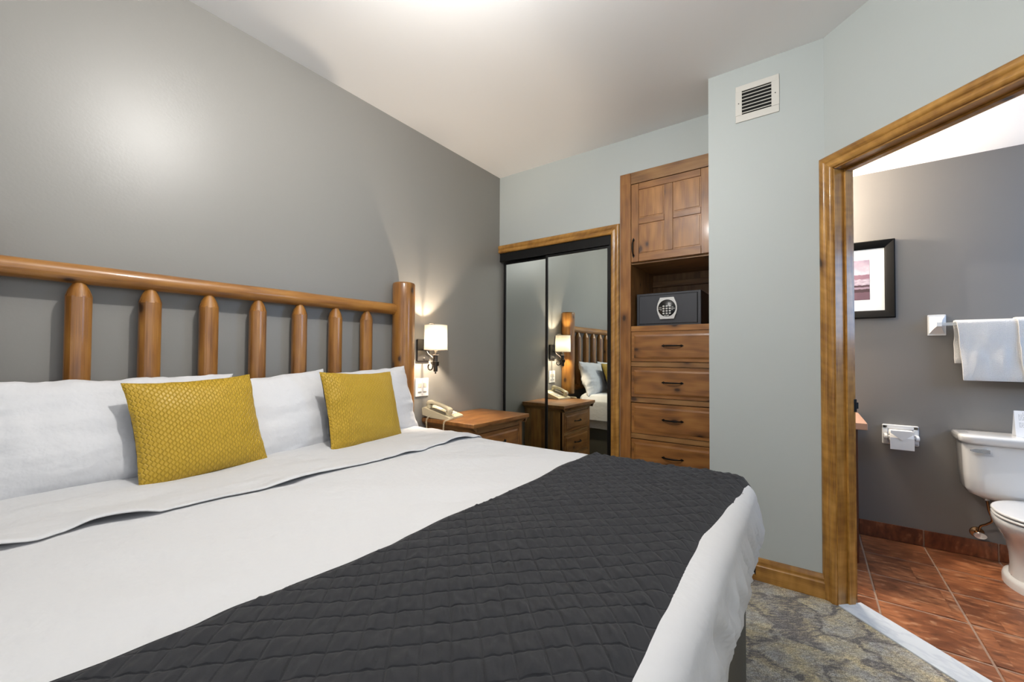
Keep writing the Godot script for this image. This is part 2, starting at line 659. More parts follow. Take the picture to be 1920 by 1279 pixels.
	bulb.emission_enabled = true
	bulb.emission = Color(1.0, 0.92, 0.8)
	bulb.emission_energy_multiplier = 4.0
	M.bulb = bulb
	M.opal = bulb.duplicate()
	M.opal.emission_energy_multiplier = 0.9

# ---------------------------------------------------------------- light and lens
func make_camera() -> void:
	var f := 772.2588
	var yaw := deg_to_rad(54.13394)
	var pitch := deg_to_rad(1.13319)
	var roll := deg_to_rad(0.33402)
	var fwd := Vector3(sin(yaw) * cos(pitch), sin(pitch), -cos(yaw) * cos(pitch))
	var right := Vector3(cos(yaw), 0, sin(yaw))
	var up := right.cross(fwd)
	var r2 := right * cos(roll) + up * sin(roll)
	var u2 := up * cos(roll) - right * sin(roll)
	var cam := Camera3D.new()
	cam.name = "camera"
	cam.near = 0.05
	cam.far = 60.0
	cam.projection = Camera3D.PROJECTION_FRUSTUM
	cam.size = 0.05 * 1279.0 / f
	cam.frustum_offset = Vector2(0.0, 0.05 * (648.286 - 639.5) / f)
	cam.transform = Transform3D(Basis(r2, u2, -fwd), Vector3(0, 1.16, 0))
	add_child(cam)
	cam.current = true

func make_light() -> void:
	var w := WorldEnvironment.new()
	w.name = "world"
	var e := Environment.new()
	e.background_mode = Environment.BG_COLOR
	e.background_color = Color(0.80, 0.88, 1.0)
	e.background_energy_multiplier = 1.0
	e.tonemap_mode = Environment.TONE_MAPPER_LINEAR
	e.tonemap_exposure = 0.73
	e.sdfgi_enabled = true
	e.ssao_enabled = true
	e.ssil_enabled = true
	w.environment = e
	add_child(w)
	# daylight through the bedroom window behind the camera
	var a := AreaLight3D.new()
	a.name = "window_daylight"
	a.area_size = Vector2(1.7, 1.35)
	a.light_energy = 1.3
	a.light_color = Color(0.98, 0.98, 1.0)
	a.area_range = 12.0
	a.shadow_enabled = true
	a.transform = Transform3D(Basis.IDENTITY, Vector3(-0.05, 1.55, 1.19))
	add_child(a)
	var a2 := AreaLight3D.new()
	a2.name = "side_window_daylight"
	a2.area_size = Vector2(1.7, 1.35)
	a2.light_energy = 0.8
	a2.light_color = Color(0.98, 0.98, 1.0)
	a2.area_range = 12.0
	a2.shadow_enabled = true
	a2.transform = Transform3D(Basis(Vector3.UP, -PI / 2), Vector3(-1.68, 1.55, -0.1))
	add_child(a2)
	# daylight through the bathroom window
	var b := AreaLight3D.new()
	b.name = "bathroom_daylight"
	b.area_size = Vector2(0.8, 0.7)
	b.light_energy = 2.6
	b.light_color = Color(0.62, 0.80, 1.0)
	b.area_range = 8.0
	b.shadow_enabled = true
	b.transform = Transform3D(Basis.IDENTITY, Vector3(2.75, 1.65, 1.97))
	add_child(b)

func omni(called: String, parent: Node3D, at: Vector3, energy: float, c: Color, size: float) -> void:
	var l := OmniLight3D.new()
	l.name = called
	l.light_energy = energy
	l.light_color = c
	l.light_size = size
	l.omni_range = 12.0
	l.omni_attenuation = 2.0
	l.shadow_enabled = true
	parent.add_child(l)
	l.position = at

# ---------------------------------------------------------------- the room
const DIAG := -0.75 * PI

func diag() -> Transform3D:
	return Transform3D(Basis(Vector3.UP, DIAG), Vector3.ZERO)

func make_room() -> void:
	var s := Shape.new()
	s.box(Vector3(-1.8, -0.1, HEAD_Z - 0.1), Vector3(3.65, ROOM_TOP, HEAD_Z), 0.0)
	setting("wall_left", "dark taupe painted wall behind the log headboard", "wall", s, M.taupe)
	s = Shape.new()
	var x0 := CLOSET_X
	var x1 := CLOSET_X + 0.1
	s.box(Vector3(x0, 2.045, HEAD_Z), Vector3(x1, ROOM_TOP, -1.178), 0.0)
	s.box(Vector3(x0, -0.1, -1.178), Vector3(x1, ROOM_TOP, -1.10), 0.0)
	s.box(Vector3(x0, 2.445, -1.10), Vector3(x1, ROOM_TOP, -0.44), 0.0)
	s.box(Vector3(3.5, -0.1, HEAD_Z), Vector3(3.6, ROOM_TOP, -0.55), 0.0)
	setting("wall_far", "pale grey-green wall above the mirrored closet and built-in cabinet", "wall", s, M.mist)
	s = Shape.new()
	s.box(Vector3(CHASE_X, -0.1, -0.453), Vector3(CHASE_X + 0.06, ROOM_TOP, 0.09), 0.0)
	s.box(Vector3(CHASE_X + 0.06, -0.1, -0.453), Vector3(2.98, ROOM_TOP, -0.40), 0.0)
	setting("wall_chase", "narrow pale grey-green boxed-out wall carrying the air vent", "wall", s, M.mist)
	s = Shape.new()
	var d := diag()
	s.box(Vector3(-1.722, -0.1, WALL_B), Vector3(-1.682, ROOM_TOP, WALL_S), 0.0, 1, d)
	s.box(Vector3(-1.682, 2.06, WALL_B), Vector3(-0.902, ROOM_TOP, WALL_S), 0.0, 1, d)
	s.box(Vector3(-0.902, -0.1, WALL_B), Vector3(-0.06, ROOM_TOP, WALL_S), 0.0, 1, d)
	setting("wall_right", "pale grey-green angled wall around the bathroom doorway", "wall", s, M.mist)
	s = Shape.new()
	s.box(Vector3(-1.8, -0.1, 1.21), Vector3(-0.9, ROOM_TOP, 1.31), 0.0)
	s.box(Vector3(0.8, -0.1, 1.21), Vector3(1.5, ROOM_TOP, 1.31), 0.0)
	s.box(Vector3(-0.9, -0.1, 1.21), Vector3(0.8, 0.87, 1.31), 0.0)
	s.box(Vector3(-0.9, 2.23, 1.21), Vector3(0.8, ROOM_TOP, 1.31), 0.0)
	setting("wall_back", "pale grey-green wall with a window, behind the viewpoint", "wall", s, M.mist)
	s = Shape.new()
	s.box(Vector3(-1.8, -0.1, HEAD_Z), Vector3(-1.7, ROOM_TOP, -0.95), 0.0)
	s.box(Vector3(-1.8, -0.1, 0.75), Vector3(-1.7, ROOM_TOP, 1.21), 0.0)
	s.box(Vector3(-1.8, -0.1, -0.95), Vector3(-1.7, 0.87, 0.75), 0.0)
	s.box(Vector3(-1.8, 2.23, -0.95), Vector3(-1.7, ROOM_TOP, 0.75), 0.0)
	setting("wall_near", "pale grey-green wall across from the closet", "wall", s, M.mist)
	var win := setting_node("window_1", "white framed window behind the viewpoint", "window")
	s = Shape.new()
	for e in [[-0.9, -0.85, 0.87, 2.23], [0.75, 0.8, 0.87, 2.23], [-0.075, -0.025, 0.87, 2.23]]:
		s.box(Vector3(e[0], e[2], 1.24), Vector3(e[1], e[3], 1.29))
	for yy in [0.87, 2.18]:
		s.box(Vector3(-0.85, yy, 1.24), Vector3(0.75, yy + 0.05, 1.29))
	part(win, "window_frame", s, M.white_plastic)
	for e in [[-0.85, -0.075], [-0.025, 0.75]]:
		s = Shape.new()
		s.box(Vector3(e[0], 0.92, 1.262), Vector3(e[1], 2.18, 1.266), 0.0)
		part(win, "pane", s, M.glass)
	win = setting_node("window_3", "white framed window beside the viewpoint", "window")
	s = Shape.new()
	for e in [[-0.95, -0.9], [0.7, 0.75], [-0.125, -0.075]]:
		s.box(Vector3(-1.78, 0.87, e[0]), Vector3(-1.73, 2.23, e[1]))
	for yy in [0.87, 2.18]:
		s.box(Vector3(-1.78, yy, -0.9), Vector3(-1.73, yy + 0.05, 0.7))
	part(win, "window_frame", s, M.white_plastic)
	for e in [[-0.9, -0.125], [-0.075, 0.7]]:
		s = Shape.new()
		s.box(Vector3(-1.757, 0.92, e[0]), Vector3(-1.753, 2.18, e[1]), 0.0)
		part(win, "pane", s, M.glass)
	s = Shape.new()
	s.slab(PackedVector2Array([Vector2(-1.8, -2.3), Vector2(3.65, -2.3), Vector2(3.65, 2.12), Vector2(1.42, 2.12), Vector2(1.42, 1.31), Vector2(-1.8, 1.31)]), Vector3(0, ROOM_TOP, 0), Vector3.RIGHT, Vector3.BACK, Vector3.UP, 0.1)
	setting("ceiling", "smooth white bedroom ceiling", "ceiling", s, M.white_paint)
	# carpet, cut along the threshold
	s = Shape.new()
	s.shift = Vector2(3.35, 3.1)
	s.slab(PackedVector2Array([Vector2(-1.8, -2.3), Vector2(3.5, -2.3), Vector2(3.5, -0.94), Vector2(1.3, 1.26), Vector2(-1.8, 1.26)]), Vector3(0, -0.06, 0), Vector3.RIGHT, Vector3.BACK, Vector3.UP, 0.06)
	setting("floor", "mottled gold and grey carpet with dark branching lines", "floor", s, M.carpet)
	# bathroom shell
	s = Shape.new()
	s.box(Vector3(BATH_X, -0.1, -0.57), Vector3(BATH_X + 0.1, ROOM_TOP, 2.12), 0.0)
	s.box(Vector3(2.98, -0.1, -0.452), Vector3(BATH_X, ROOM_TOP, -0.444), 0.0)
	s.box(Vector3(1.42, -0.1, 1.31), Vector3(1.5, ROOM_TOP, 2.12), 0.0)
	s.box(Vector3(1.5, -0.1, 2.0), Vector3(2.35, ROOM_TOP, 2.1), 0.0)
	s.box(Vector3(3.15, -0.1, 2.0), Vector3(BATH_X, ROOM_TOP, 2.1), 0.0)
	s.box(Vector3(2.35, -0.1, 2.0), Vector3(3.15, 1.3, 2.1), 0.0)
	s.box(Vector3(2.35, 2.0, 2.0), Vector3(3.15, ROOM_TOP, 2.1), 0.0)
	setting("wall_bathroom", "grey painted bathroom wall behind the toilet", "wall", s, M.bath_grey)
	var bw := setting_node("window_2", "bathroom window out of sight past the doorway", "window")
	s = Shape.new()
	for e in [[2.35, 2.4], [3.1, 3.15]]:
		s.box(Vector3(e[0], 1.3, 2.02), Vector3(e[1], 2.0, 2.06))
	for yy in [1.3, 1.95]:
		s.box(Vector3(2.4, yy, 2.02), Vector3(3.1, yy + 0.05, 2.06))
	part(bw, "window_frame", s, M.white_plastic)
	s = Shape.new()
	s.box(Vector3(2.4, 1.35, 2.038), Vector3(3.1, 1.95, 2.042), 0.0)
	part(bw, "pane", s, M.glass)
	s = Shape.new()
	s.slab(PackedVector2Array([Vector2(3.15, -0.444), Vector2(BATH_X, -0.444), Vector2(BATH_X, 2.0), Vector2(1.5, 2.0), Vector2(1.5, 1.206)]), Vector3(0, BATH_TOP, 0), Vector3.RIGHT, Vector3.BACK, Vector3.UP, 0.05)
	setting("ceiling_bathroom", "white bathroom ceiling seen through the doorway", "ceiling", s, M.white_paint)
	make_bath_floor()

func make_bath_floor() -> void:
	var root := setting_node("floor_bathroom", "terracotta tiled bathroom floor", "floor")
	var s := Shape.new()
	s.slab(PackedVector2Array([Vector2(3.15, -0.444), Vector2(BATH_X, -0.444), Vector2(BATH_X, 2.0), Vector2(1.5, 2.0), Vector2(1.5, 1.206)]), Vector3(0, -0.06, 0), Vector3.RIGHT, Vector3.BACK, Vector3.UP, 0.0575)
	part(root, "grout", s, M.grout)
	var edge := PackedVector2Array([Vector2(3.15, -0.444), Vector2(BATH_X, -0.444), Vector2(BATH_X, 2.0), Vector2(1.5, 2.0), Vector2(1.5, 1.206)])
	var r := RandomNumberGenerator.new()
	r.seed = 12
	for i in 7:
		for j in range(-3, 6):
			var cx := BATH_X - 0.3 * i
			var cz := 0.251 + 0.3045 * j
			var sq := PackedVector2Array([Vector2(cx - 0.2945, cz + 0.004), Vector2(cx - 0.0055, cz + 0.004), Vector2(cx - 0.0055, cz + 0.3005), Vector2(cx - 0.2945, cz + 0.3005)])
			for piece in Geometry2D.intersect_polygons(sq, edge):
				if piece.size() < 3:
					continue
				s = Shape.new()
				var top := Geometry2D.offset_polygon(piece, -0.0025)
				s.shift = Vector2(r.randf() * 3.0, r.randf() * 3.0)
				s.slab(piece, Vector3(0, -0.012, 0), Vector3.RIGHT, Vector3.BACK, Vector3.UP, 0.0105)
				if top.size() == 1:
					s.slab(top[0], Vector3(0, -0.002, 0), Vector3.RIGHT, Vector3.BACK, Vector3.UP, 0.002)
				part(root, "tile", s, M.tile)
	var base := setting_node("baseboard_bathroom", "row of terracotta skirting tiles under the grey bathroom wall", "baseboard")
	s = Shape.new()
	s.box(Vector3(BATH_X - 0.006, 0.0, -0.46), Vector3(BATH_X, 0.097, 1.99), 0.0)
	part(base, "grout", s, M.grout)
	for j in range(-2, 6):
		s = Shape.new()
		s.shift = Vector2(r.randf() * 3.0, r.randf() * 3.0)
		var a := 0.251 + 0.3045 * j
		s.box(Vector3(BATH_X - 0.0125, 0.002, maxf(a + 0.003, -0.465)), Vector3(BATH_X - 0.004, 0.1, a + 0.3005), 0.002, 2)
		part(base, "tile", s, M.base_tile)

const CASING := [Vector2(0, 0), Vector2(0, 0.013), Vector2(0.003, 0.017), Vector2(0.010, 0.0195), Vector2(0.018, 0.0205), Vector2(0.026, 0.019), Vector2(0.031, 0.0155), Vector2(0.034, 0.0125), Vector2(0.038, 0.0135), Vector2(0.044, 0.0165), Vector2(0.052, 0.0175), Vector2(0.059, 0.0155), Vector2(0.064, 0.010), Vector2(0.066, 0.005), Vector2(0.066, 0)]

func flipped(p: Array) -> Array:
	var out := []
	for q in p:
		out.append(Vector2(q.x, q.y))
	return out

func make_doorway() -> void:
	var root := setting_node("door_1", "stained wood casing and jamb of the open bathroom doorway", "doorway")
	root.rotation.y = DIAG
	var f := WALL_S
	var out := Vector3(0, 0, 1)
	var l := -1.738
	var rr := -0.846
	var top := 2.118
	var s := Shape.new()
	s.shift = Vector2(0.1, 0.05)
	s.mould(CASING, Vector3(l, 0, f), Vector3(l, top, f), Vector3.RIGHT, out, 0.0, 1.0)
	part(root, "side_casing", s, M.trim)
	s = Shape.new()
	s.shift = Vector2(0.3, 0.3)
	s.mould(CASING, Vector3(rr, 0, f), Vector3(rr, top, f), Vector3.LEFT, out, 0.0, 1.0)
	part(root, "side_casing", s, M.trim)
	s = Shape.new()
	s.shift = Vector2(0.2, 0.42)
	s.mould(CASING, Vector3(l, top, f), Vector3(rr, top, f), Vector3.DOWN, out, 1.0, 1.0)
	part(root, "head_casing", s, M.trim)
	# jambs, full depth of the wall
	var jl := -1.668
	var jr := -0.916
	var head := 2.046
	s = Shape.new()
	s.shift = Vector2(0.05, 0.2)
	s.box(Vector3(jl - 0.014, 0, WALL_B - 0.002), Vector3(jl, head, f + 0.003), 0.001)
	part(root, "side_jamb", s, M.trim)
	s = Shape.new()
	s.box(Vector3(jr, 0, WALL_B - 0.002), Vector3(jr + 0.014, head, f + 0.003), 0.001)
	part(root, "side_jamb", s, M.trim)
	s = Shape.new()
	s.box(Vector3(jl, head, WALL_B - 0.002), Vector3(jr, head + 0.014, f + 0.003), 0.001, 0)
	part(root, "head_jamb", s, M.trim)
	# stops
	s = Shape.new()
	s.shift = Vector2(0.3, 0.1)
	s.box(Vector3(jl, 0, f - 0.082), Vector3(jl + 0.011, head, f - 0.047), 0.002)
	part(root, "door_stop", s, M.trim)
	s = Shape.new()
	s.box(Vector3(jr - 0.011, 0, f - 0.082), Vector3(jr, head, f - 0.047), 0.002)
	part(root, "door_stop", s, M.trim)
	s = Shape.new()
	s.box(Vector3(jl + 0.011, head - 0.011, f - 0.082), Vector3(jr - 0.011, head, f - 0.047), 0.002, 0)
	part(root, "door_stop", s, M.trim)
	var plate := Shape.new()
	plate.box(Vector3(jl - 0.0005, 0.895, WALL_B - 0.006), Vector3(jl + 0.003, 0.955, f - 0.088), 0.001)
	var pl := part(root, "strike_plate", plate, M.black_metal)
	plate = Shape.new()
	plate.box(Vector3(jl + 0.0025, 0.91, f - 0.114), Vector3(jl + 0.0036, 0.94, f - 0.096), 0.0)
	part(pl, "latch_hole", plate, M.black)
	s = Shape.new()
	s.box(Vector3(jl, -0.02, WALL_B - 0.018), Vector3(jr, 0.006, f + 0.004), 0.002, 0)
	part(root, "threshold", s, M.marble)

func make_baseboards() -> void:
	var prof := [Vector2(0, 0), Vector2(0, 0.016), Vector2(0.074, 0.016), Vector2(0.078, 0.012), Vector2(0.084, 0.011), Vector2(0.090, 0.013), Vector2(0.096, 0.0135), Vector2(0.101, 0.010), Vector2(0.108, 0.009), Vector2(0.113, 0.006), Vector2(0.114, 0)]
	var s := Shape.new()
	s.shift = Vector2(0.9, 0.12)
	s.mould(prof, Vector3(CHASE_X, 0, -0.453), Vector3(CHASE_X, 0, 0.052), Vector3.UP, Vector3.LEFT)
	setting("baseboard_chase", "stained wood baseboard under the boxed-out wall beside the doorway", "baseboard", s, M.trim)
	s = Shape.new()
	s.mould(prof, Vector3(-1.7, 0, HEAD_Z), Vector3(CLOSET_X, 0, HEAD_Z), Vector3.UP, Vector3.BACK)
	setting("baseboard_left", "stained wood baseboard along the dark headboard wall", "baseboard", s, M.trim)

# ---------------------------------------------------------------- closet
func make_closet() -> void:
	var c := setting_node("trim_1", "stained wood casing around the mirrored closet doors", "trim")
	var s := Shape.new()
	s.shift = Vector2(0.4, 0.2)
	s.mould(CASING, Vector3(CLOSET_X, 2.108, HEAD_Z + 0.001), Vector3(CLOSET_X, 2.108, -1.112), Vector3.DOWN, Vector3.LEFT, 0.0, 1.0)
	part(c, "head_casing", s, M.trim)
	s = Shape.new()
	s.shift = Vector2(0.05, 0.33)
	s.mould(CASING, Vector3(CLOSET_X, 0, -1.112), Vector3(CLOSET_X, 2.108, -1.112), Vector3.FORWARD, Vector3.LEFT, 0.0, 1.0)
	part(c, "side_casing", s, M.trim)
	var t := thing("closet_track", "black metal top track of the sliding mirrored closet doors", "track")
	s = Shape.new()
	s.box(Vector3(CLOSET_X + 0.004, 1.972, HEAD_Z + 0.002), Vector3(CLOSET_X + 0.008, 2.044, -1.18), 0.001)
	s.box(Vector3(CLOSET_X + 0.008, 2.03, HEAD_Z + 0.002), Vector3(CLOSET_X + 0.09, 2.044, -1.18), 0.0)
	part(t, "fascia", s, M.black_metal)
	s = Shape.new()
	s.box(Vector3(CLOSET_X + 0.002, 1.97, HEAD_Z + 0.002), Vector3(CLOSET_X + 0.008, 1.976, -1.18), 0.001)
	part(t, "lip", s, M.black_metal)
	s = Shape.new()
	s.box(Vector3(CLOSET_X + 0.004, 0, -1.196), Vector3(CLOSET_X + 0.012, 1.97, -1.18), 0.001)
	part(t, "side_channel", s, M.black_metal)
	s = Shape.new()
	s.box(Vector3(CLOSET_X + 0.012, 0, HEAD_Z + 0.002), Vector3(CLOSET_X + 0.08, 0.012, -1.18), 0.001)
	part(t, "bottom_track", s, M.black_metal)
	for k in 2:
		var x := CLOSET_X + (0.016 if k == 0 else 0.050)
		var za := -1.748 if k == 0 else -2.200
		var zb := -1.197 if k == 0 else -1.70
		var d := thing("mirrored_door", "mirrored sliding closet door reflecting the lamp and log headboard" if k == 0 else "mirrored sliding closet door beside the dark wall corner, mostly reflecting bare wall", "closet door", Vector3.ZERO, 0.0, "mirrored closet doors")
		s = Shape.new()
		s.box(Vector3(x, 0.014, za + 0.004), Vector3(x + 0.005, 1.962, zb - 0.004), 0.0)
		part(d, "mirror", s, M.mirror)
		for e in [[za, za + 0.022], [zb - 0.016, zb]]:
			s = Shape.new()
			s.box(Vector3(x - 0.008, 0.014, e[0]), Vector3(x + 0.012, 1.966, e[1]), 0.003)
			part(d, "stile", s, M.black_metal)
		for e in [[0.013, 0.04], [1.95, 1.966]]:
			s = Shape.new()
			s.box(Vector3(x - 0.005, e[0], za + 0.022), Vector3(x + 0.01, e[1], zb - 0.016), 0.001)
			part(d, "rail", s, M.black_metal)

# ---------------------------------------------------------------- cabinet
func pull(parent: Node3D, c: Vector3, length: float, along: Vector3, out: Vector3) -> void:
	var h := Node3D.new()
	h.name = "handle"
	parent.add_child(h, true)
	var s := Shape.new()
	var pts := []
	var N := 48
	for i in N + 1:
		var u := float(i) / N
		var bow := sin(PI * u)
		pts.append(c + along * ((u - 0.5) * length * 0.86) + out * (0.004 + 0.022 * pow(bow, 0.45)))
	s.tube(pts, 0.0042, 8)
	# twisted ribs
	for i in range(9, 40, 2):
		var p: Vector3 = pts[i]
		s.lathe([Vector2(0.0001, -0.002), Vector2(0.0058, -0.0012), Vector2(0.0058, 0.0012), Vector2(0.0001, 0.002)], 8, Transform3D(Basis(Quaternion(Vector3.UP, along)), p))
	var side := along.cross(out)
	for e in [-1.0, 1.0]:
		var q: Vector3 = c + along * (e * length * 0.45)
		s.slab(PackedVector2Array([Vector2(-0.013, 0), Vector2(-0.003, 0.0085), Vector2(0.004, 0.006), Vector2(0.014, 0.0), Vector2(0.004, -0.006), Vector2(-0.003, -0.0085)]), q, along * e, side, out, 0.004)
	var o := MeshInstance3D.new()
	o.name = "handle"
	o.mesh = s.mesh()
	o.material_override = M.iron
	parent.remove_child(h)
	h.free()
	parent.add_child(o, true)

# a drawer front with a raised field, on a plane facing `out`
func drawer_front(parent: Node3D, o: Vector3, w: float, h: float, ax: Vector3, out: Vector3, m: Material, pull_len: float) -> void:
	var s := Shape.new()
	var b := Basis(ax, Vector3.UP, ax.cross(Vector3.UP))
	var dz := 1.0 if b.z.dot(out) > 0 else -1.0
	s.shift = Vector2(rng.randf() * 1.6, rng.randf() * 0.3)
	var tr := Transform3D(b, o)
	var face := func(z: float) -> float: return z * dz
	var lo := 0.0
	s.box(Vector3(0, 0, minf(face.call(-0.018), face.call(0.0))), Vector3(w, h, maxf(face.call(-0.018), face.call(0.0))), 0.002, 0, tr)
	var d := part(parent, "drawer", s, m)
	# raised field: sloped border round a flat plate
	var s2 := Shape.new()
	s2.shift = Vector2(rng.randf() * 1.6, rng.randf() * 0.3)
	var mg := 0.022
	var ig := 0.034
	var ht := 0.006
	var P := func(x: float, y: float, z: float) -> Vector3: return tr * Vector3(x, y, face.call(z))
	var A := [P.call(mg, mg, 0.0), P.call(w - mg, mg, 0.0), P.call(w - mg, h - mg, 0.0), P.call(mg, h - mg, 0.0)]
	var B := [P.call(ig, ig, ht), P.call(w - ig, ig, ht), P.call(w - ig, h - ig, ht), P.call(ig, h - ig, ht)]
	var A2 := [P.call(mg, mg, 0.003), P.call(w - mg, mg, 0.003), P.call(w - mg, h - mg, 0.003), P.call(mg, h - mg, 0.003)]
	var UA := [Vector2(mg, mg), Vector2(w - mg, mg), Vector2(w - mg, h - mg), Vector2(mg, h - mg)]
	var UB := [Vector2(ig, ig), Vector2(w - ig, ig), Vector2(w - ig, h - ig), Vector2(ig, h - ig)]
	var dirs := [Vector3.DOWN, ax, Vector3.UP, -ax]
	for k in 4:
		var j := (k + 1) % 4
		var side: Vector3 = dirs[k]
		s2.quad([A[k], A[j], A2[j], A2[k]], [side, side, side, side], [UA[k], UA[j], UA[j], UA[k]])
		var nn: Vector3 = (out * 0.97 + side * 0.25).normalized()
		s2.quad([A2[k], A2[j], B[j], B[k]], [nn, nn, nn, nn], [UA[k], UA[j], UB[j], UB[k]])
	s2.quad(B, [out, out, out, out], UB)
	part(d, "raised_panel", s2, m)
	pull(d, tr * Vector3(w * 0.5, h * 0.52, face.call(ht)), pull_len, ax, out)

func make_cabinet() -> void:
	var c := thing("built_in_cabinet", "tall built-in knotty wood cabinet with a safe niche and drawers", "cabinet")
	var xf := 2.852            # face of the frame
	var zl := -1.105
	var zr := -0.456
	var zi := -1.026
	var out := Vector3.LEFT
	var s := Shape.new()
	s.shift = Vector2(0.02, 0.21)
	s.box(Vector3(xf, 0, zl), Vector3(xf + 0.03, 2.455, zi), 0.002)
	part(c, "stile", s, M.cabinet_warm)
	s = Shape.new()
	s.shift = Vector2(0.9, 0.33)
	s.box(Vector3(xf + 0.002, 2.372, zi), Vector3(xf + 0.03, 2.455, zr), 0.002, 2)
	part(c, "top_rail", s, M.cabinet)
	# carcass: sides, back, floors
	s = Shape.new()
	s.shift = Vector2(0.3, 0.1)
	s.box(Vector3(xf + 0.03, 0, zl), Vector3(3.4, 2.44, zl + 0.02), 0.0)
	part(c, "side", s, M.cabinet)
	s = Shape.new()
	s.box(Vector3(xf + 0.01, 0, zr - 0.02), Vector3(3.4, 2.372, zr), 0.0)
	part(c, "side", s, M.cabinet)
	s = Shape.new()
	s.shift = Vector2(0.8, 0.2)
	s.box(Vector3(3.38, 0, zl + 0.02), Vector3(3.4, 2.44, zr - 0.02), 0.0)
	part(c, "back", s, M.cabinet)
	s = Shape.new()
	s.box(Vector3(3.355, 1.70, zi), Vector3(3.38, 1.745, zr - 0.02), 0.002, 2)
	part(c, "cleat", s, M.cabinet)
	s = Shape.new()
	s.shift = Vector2(1.3, 0.12)
	s.box(Vector3(xf + 0.005, 1.322, zi), Vector3(3.38, 1.360, zr - 0.001), 0.002, 2)
	part(c, "niche_shelf", s, M.cabinet_pale)
	s = Shape.new()
	s.box(Vector3(xf + 0.02, 1.80, zi - 0.05), Vector3(3.38, 1.82, zr - 0.02), 0.0, 2)
	part(c, "niche_top", s, M.cabinet)
	s = Shape.new()
	s.box(Vector3(xf + 0.03, 1.36, zi - 0.015), Vector3(3.38, 1.80, zi - 0.003), 0.0)
	part(c, "niche_side", s, M.cabinet)
	# upper door: frame of stiles and rails, four raised panels, pull
	var dz0 := -1.022
	var dz1 := -0.458
	var dy0 := 1.812
	var dy1 := 2.366
	var xd := xf - 0.004
	var door := Node3D.new()
	door.name = "door"
	c.add_child(door, true)
	var dl := [[dz0, -0.968, dy0, dy1, 1], [-0.563, dz1, dy0, dy1, 1], [-0.968, -0.563, dy0, 1.866, 2], [-0.968, -0.563, 2.319, dy1, 2], [-0.794, -0.737, 1.866, 2.319, 1], [-0.968, -0.794, 2.075, 2.117, 2], [-0.737, -0.563, 2.075, 2.117, 2]]
	var dn := ["door_stile", "door_stile", "door_rail", "door_rail", "door_mullion", "door_bar", "door_bar"]
	for k in dl.size():
		var e: Array = dl[k]
		s = Shape.new()
		s.shift = Vector2(rng.randf() * 1.6, rng.randf() * 0.4)
		s.box(Vector3(xd, e[2] + 0.0004, e[0] + 0.0004), Vector3(xd + 0.02, e[3] - 0.0004, e[1] - 0.0004), 0.002, e[4])
		part(door, dn[k], s, M.cabinet_warm)
	for e in [[-0.968, -0.794, 2.117, 2.319], [-0.737, -0.563, 2.117, 2.319], [-0.968, -0.794, 1.866, 2.075], [-0.737, -0.563, 1.866, 2.075]]:
		s = Shape.new()
		s.shift = Vector2(rng.randf() * 1.6, rng.randf() * 0.35)
		s.box(Vector3(xd + 0.006, e[2], e[0]), Vector3(xd + 0.016, e[3], e[1]), 0.0, 1)
		s.box(Vector3(xd + 0.003, e[2] + 0.008, e[0] + 0.008), Vector3(xd + 0.008, e[3] - 0.008, e[1] - 0.008), 0.003, 1)
		part(door, "panel", s, M.cabinet_pale)
	pull(door, Vector3(xd, 1.913, -1.004), 0.125, Vector3.UP, out)
	# drawers and the rails between
	var dys := [[1.112, 1.320], [0.863, 1.073], [0.611, 0.822], [0.362, 0.570], [0.112, 0.322]]
	for e in dys:
		s = Shape.new()
		s.shift = Vector2(rng.randf() * 1.4, rng.randf() * 0.4)
		s.box(Vector3(xf + 0.006, e[0] - 0.036, zi), Vector3(xf + 0.03, e[0] - 0.003, zr - 0.001), 0.001, 2)
		part(c, "rail", s, M.cabinet)
		drawer_front(c, Vector3(xf + 0.002, e[0], zi + 0.003), zr - zi - 0.006, e[1] - e[0], Vector3.BACK, out, M.cabinet_warm, 0.13)
	s = Shape.new()
	s.box(Vector3(xf + 0.02, 0, zi), Vector3(xf + 0.03, 0.08, zr), 0.0, 2)
	part(c, "plinth", s, M.cabinet)

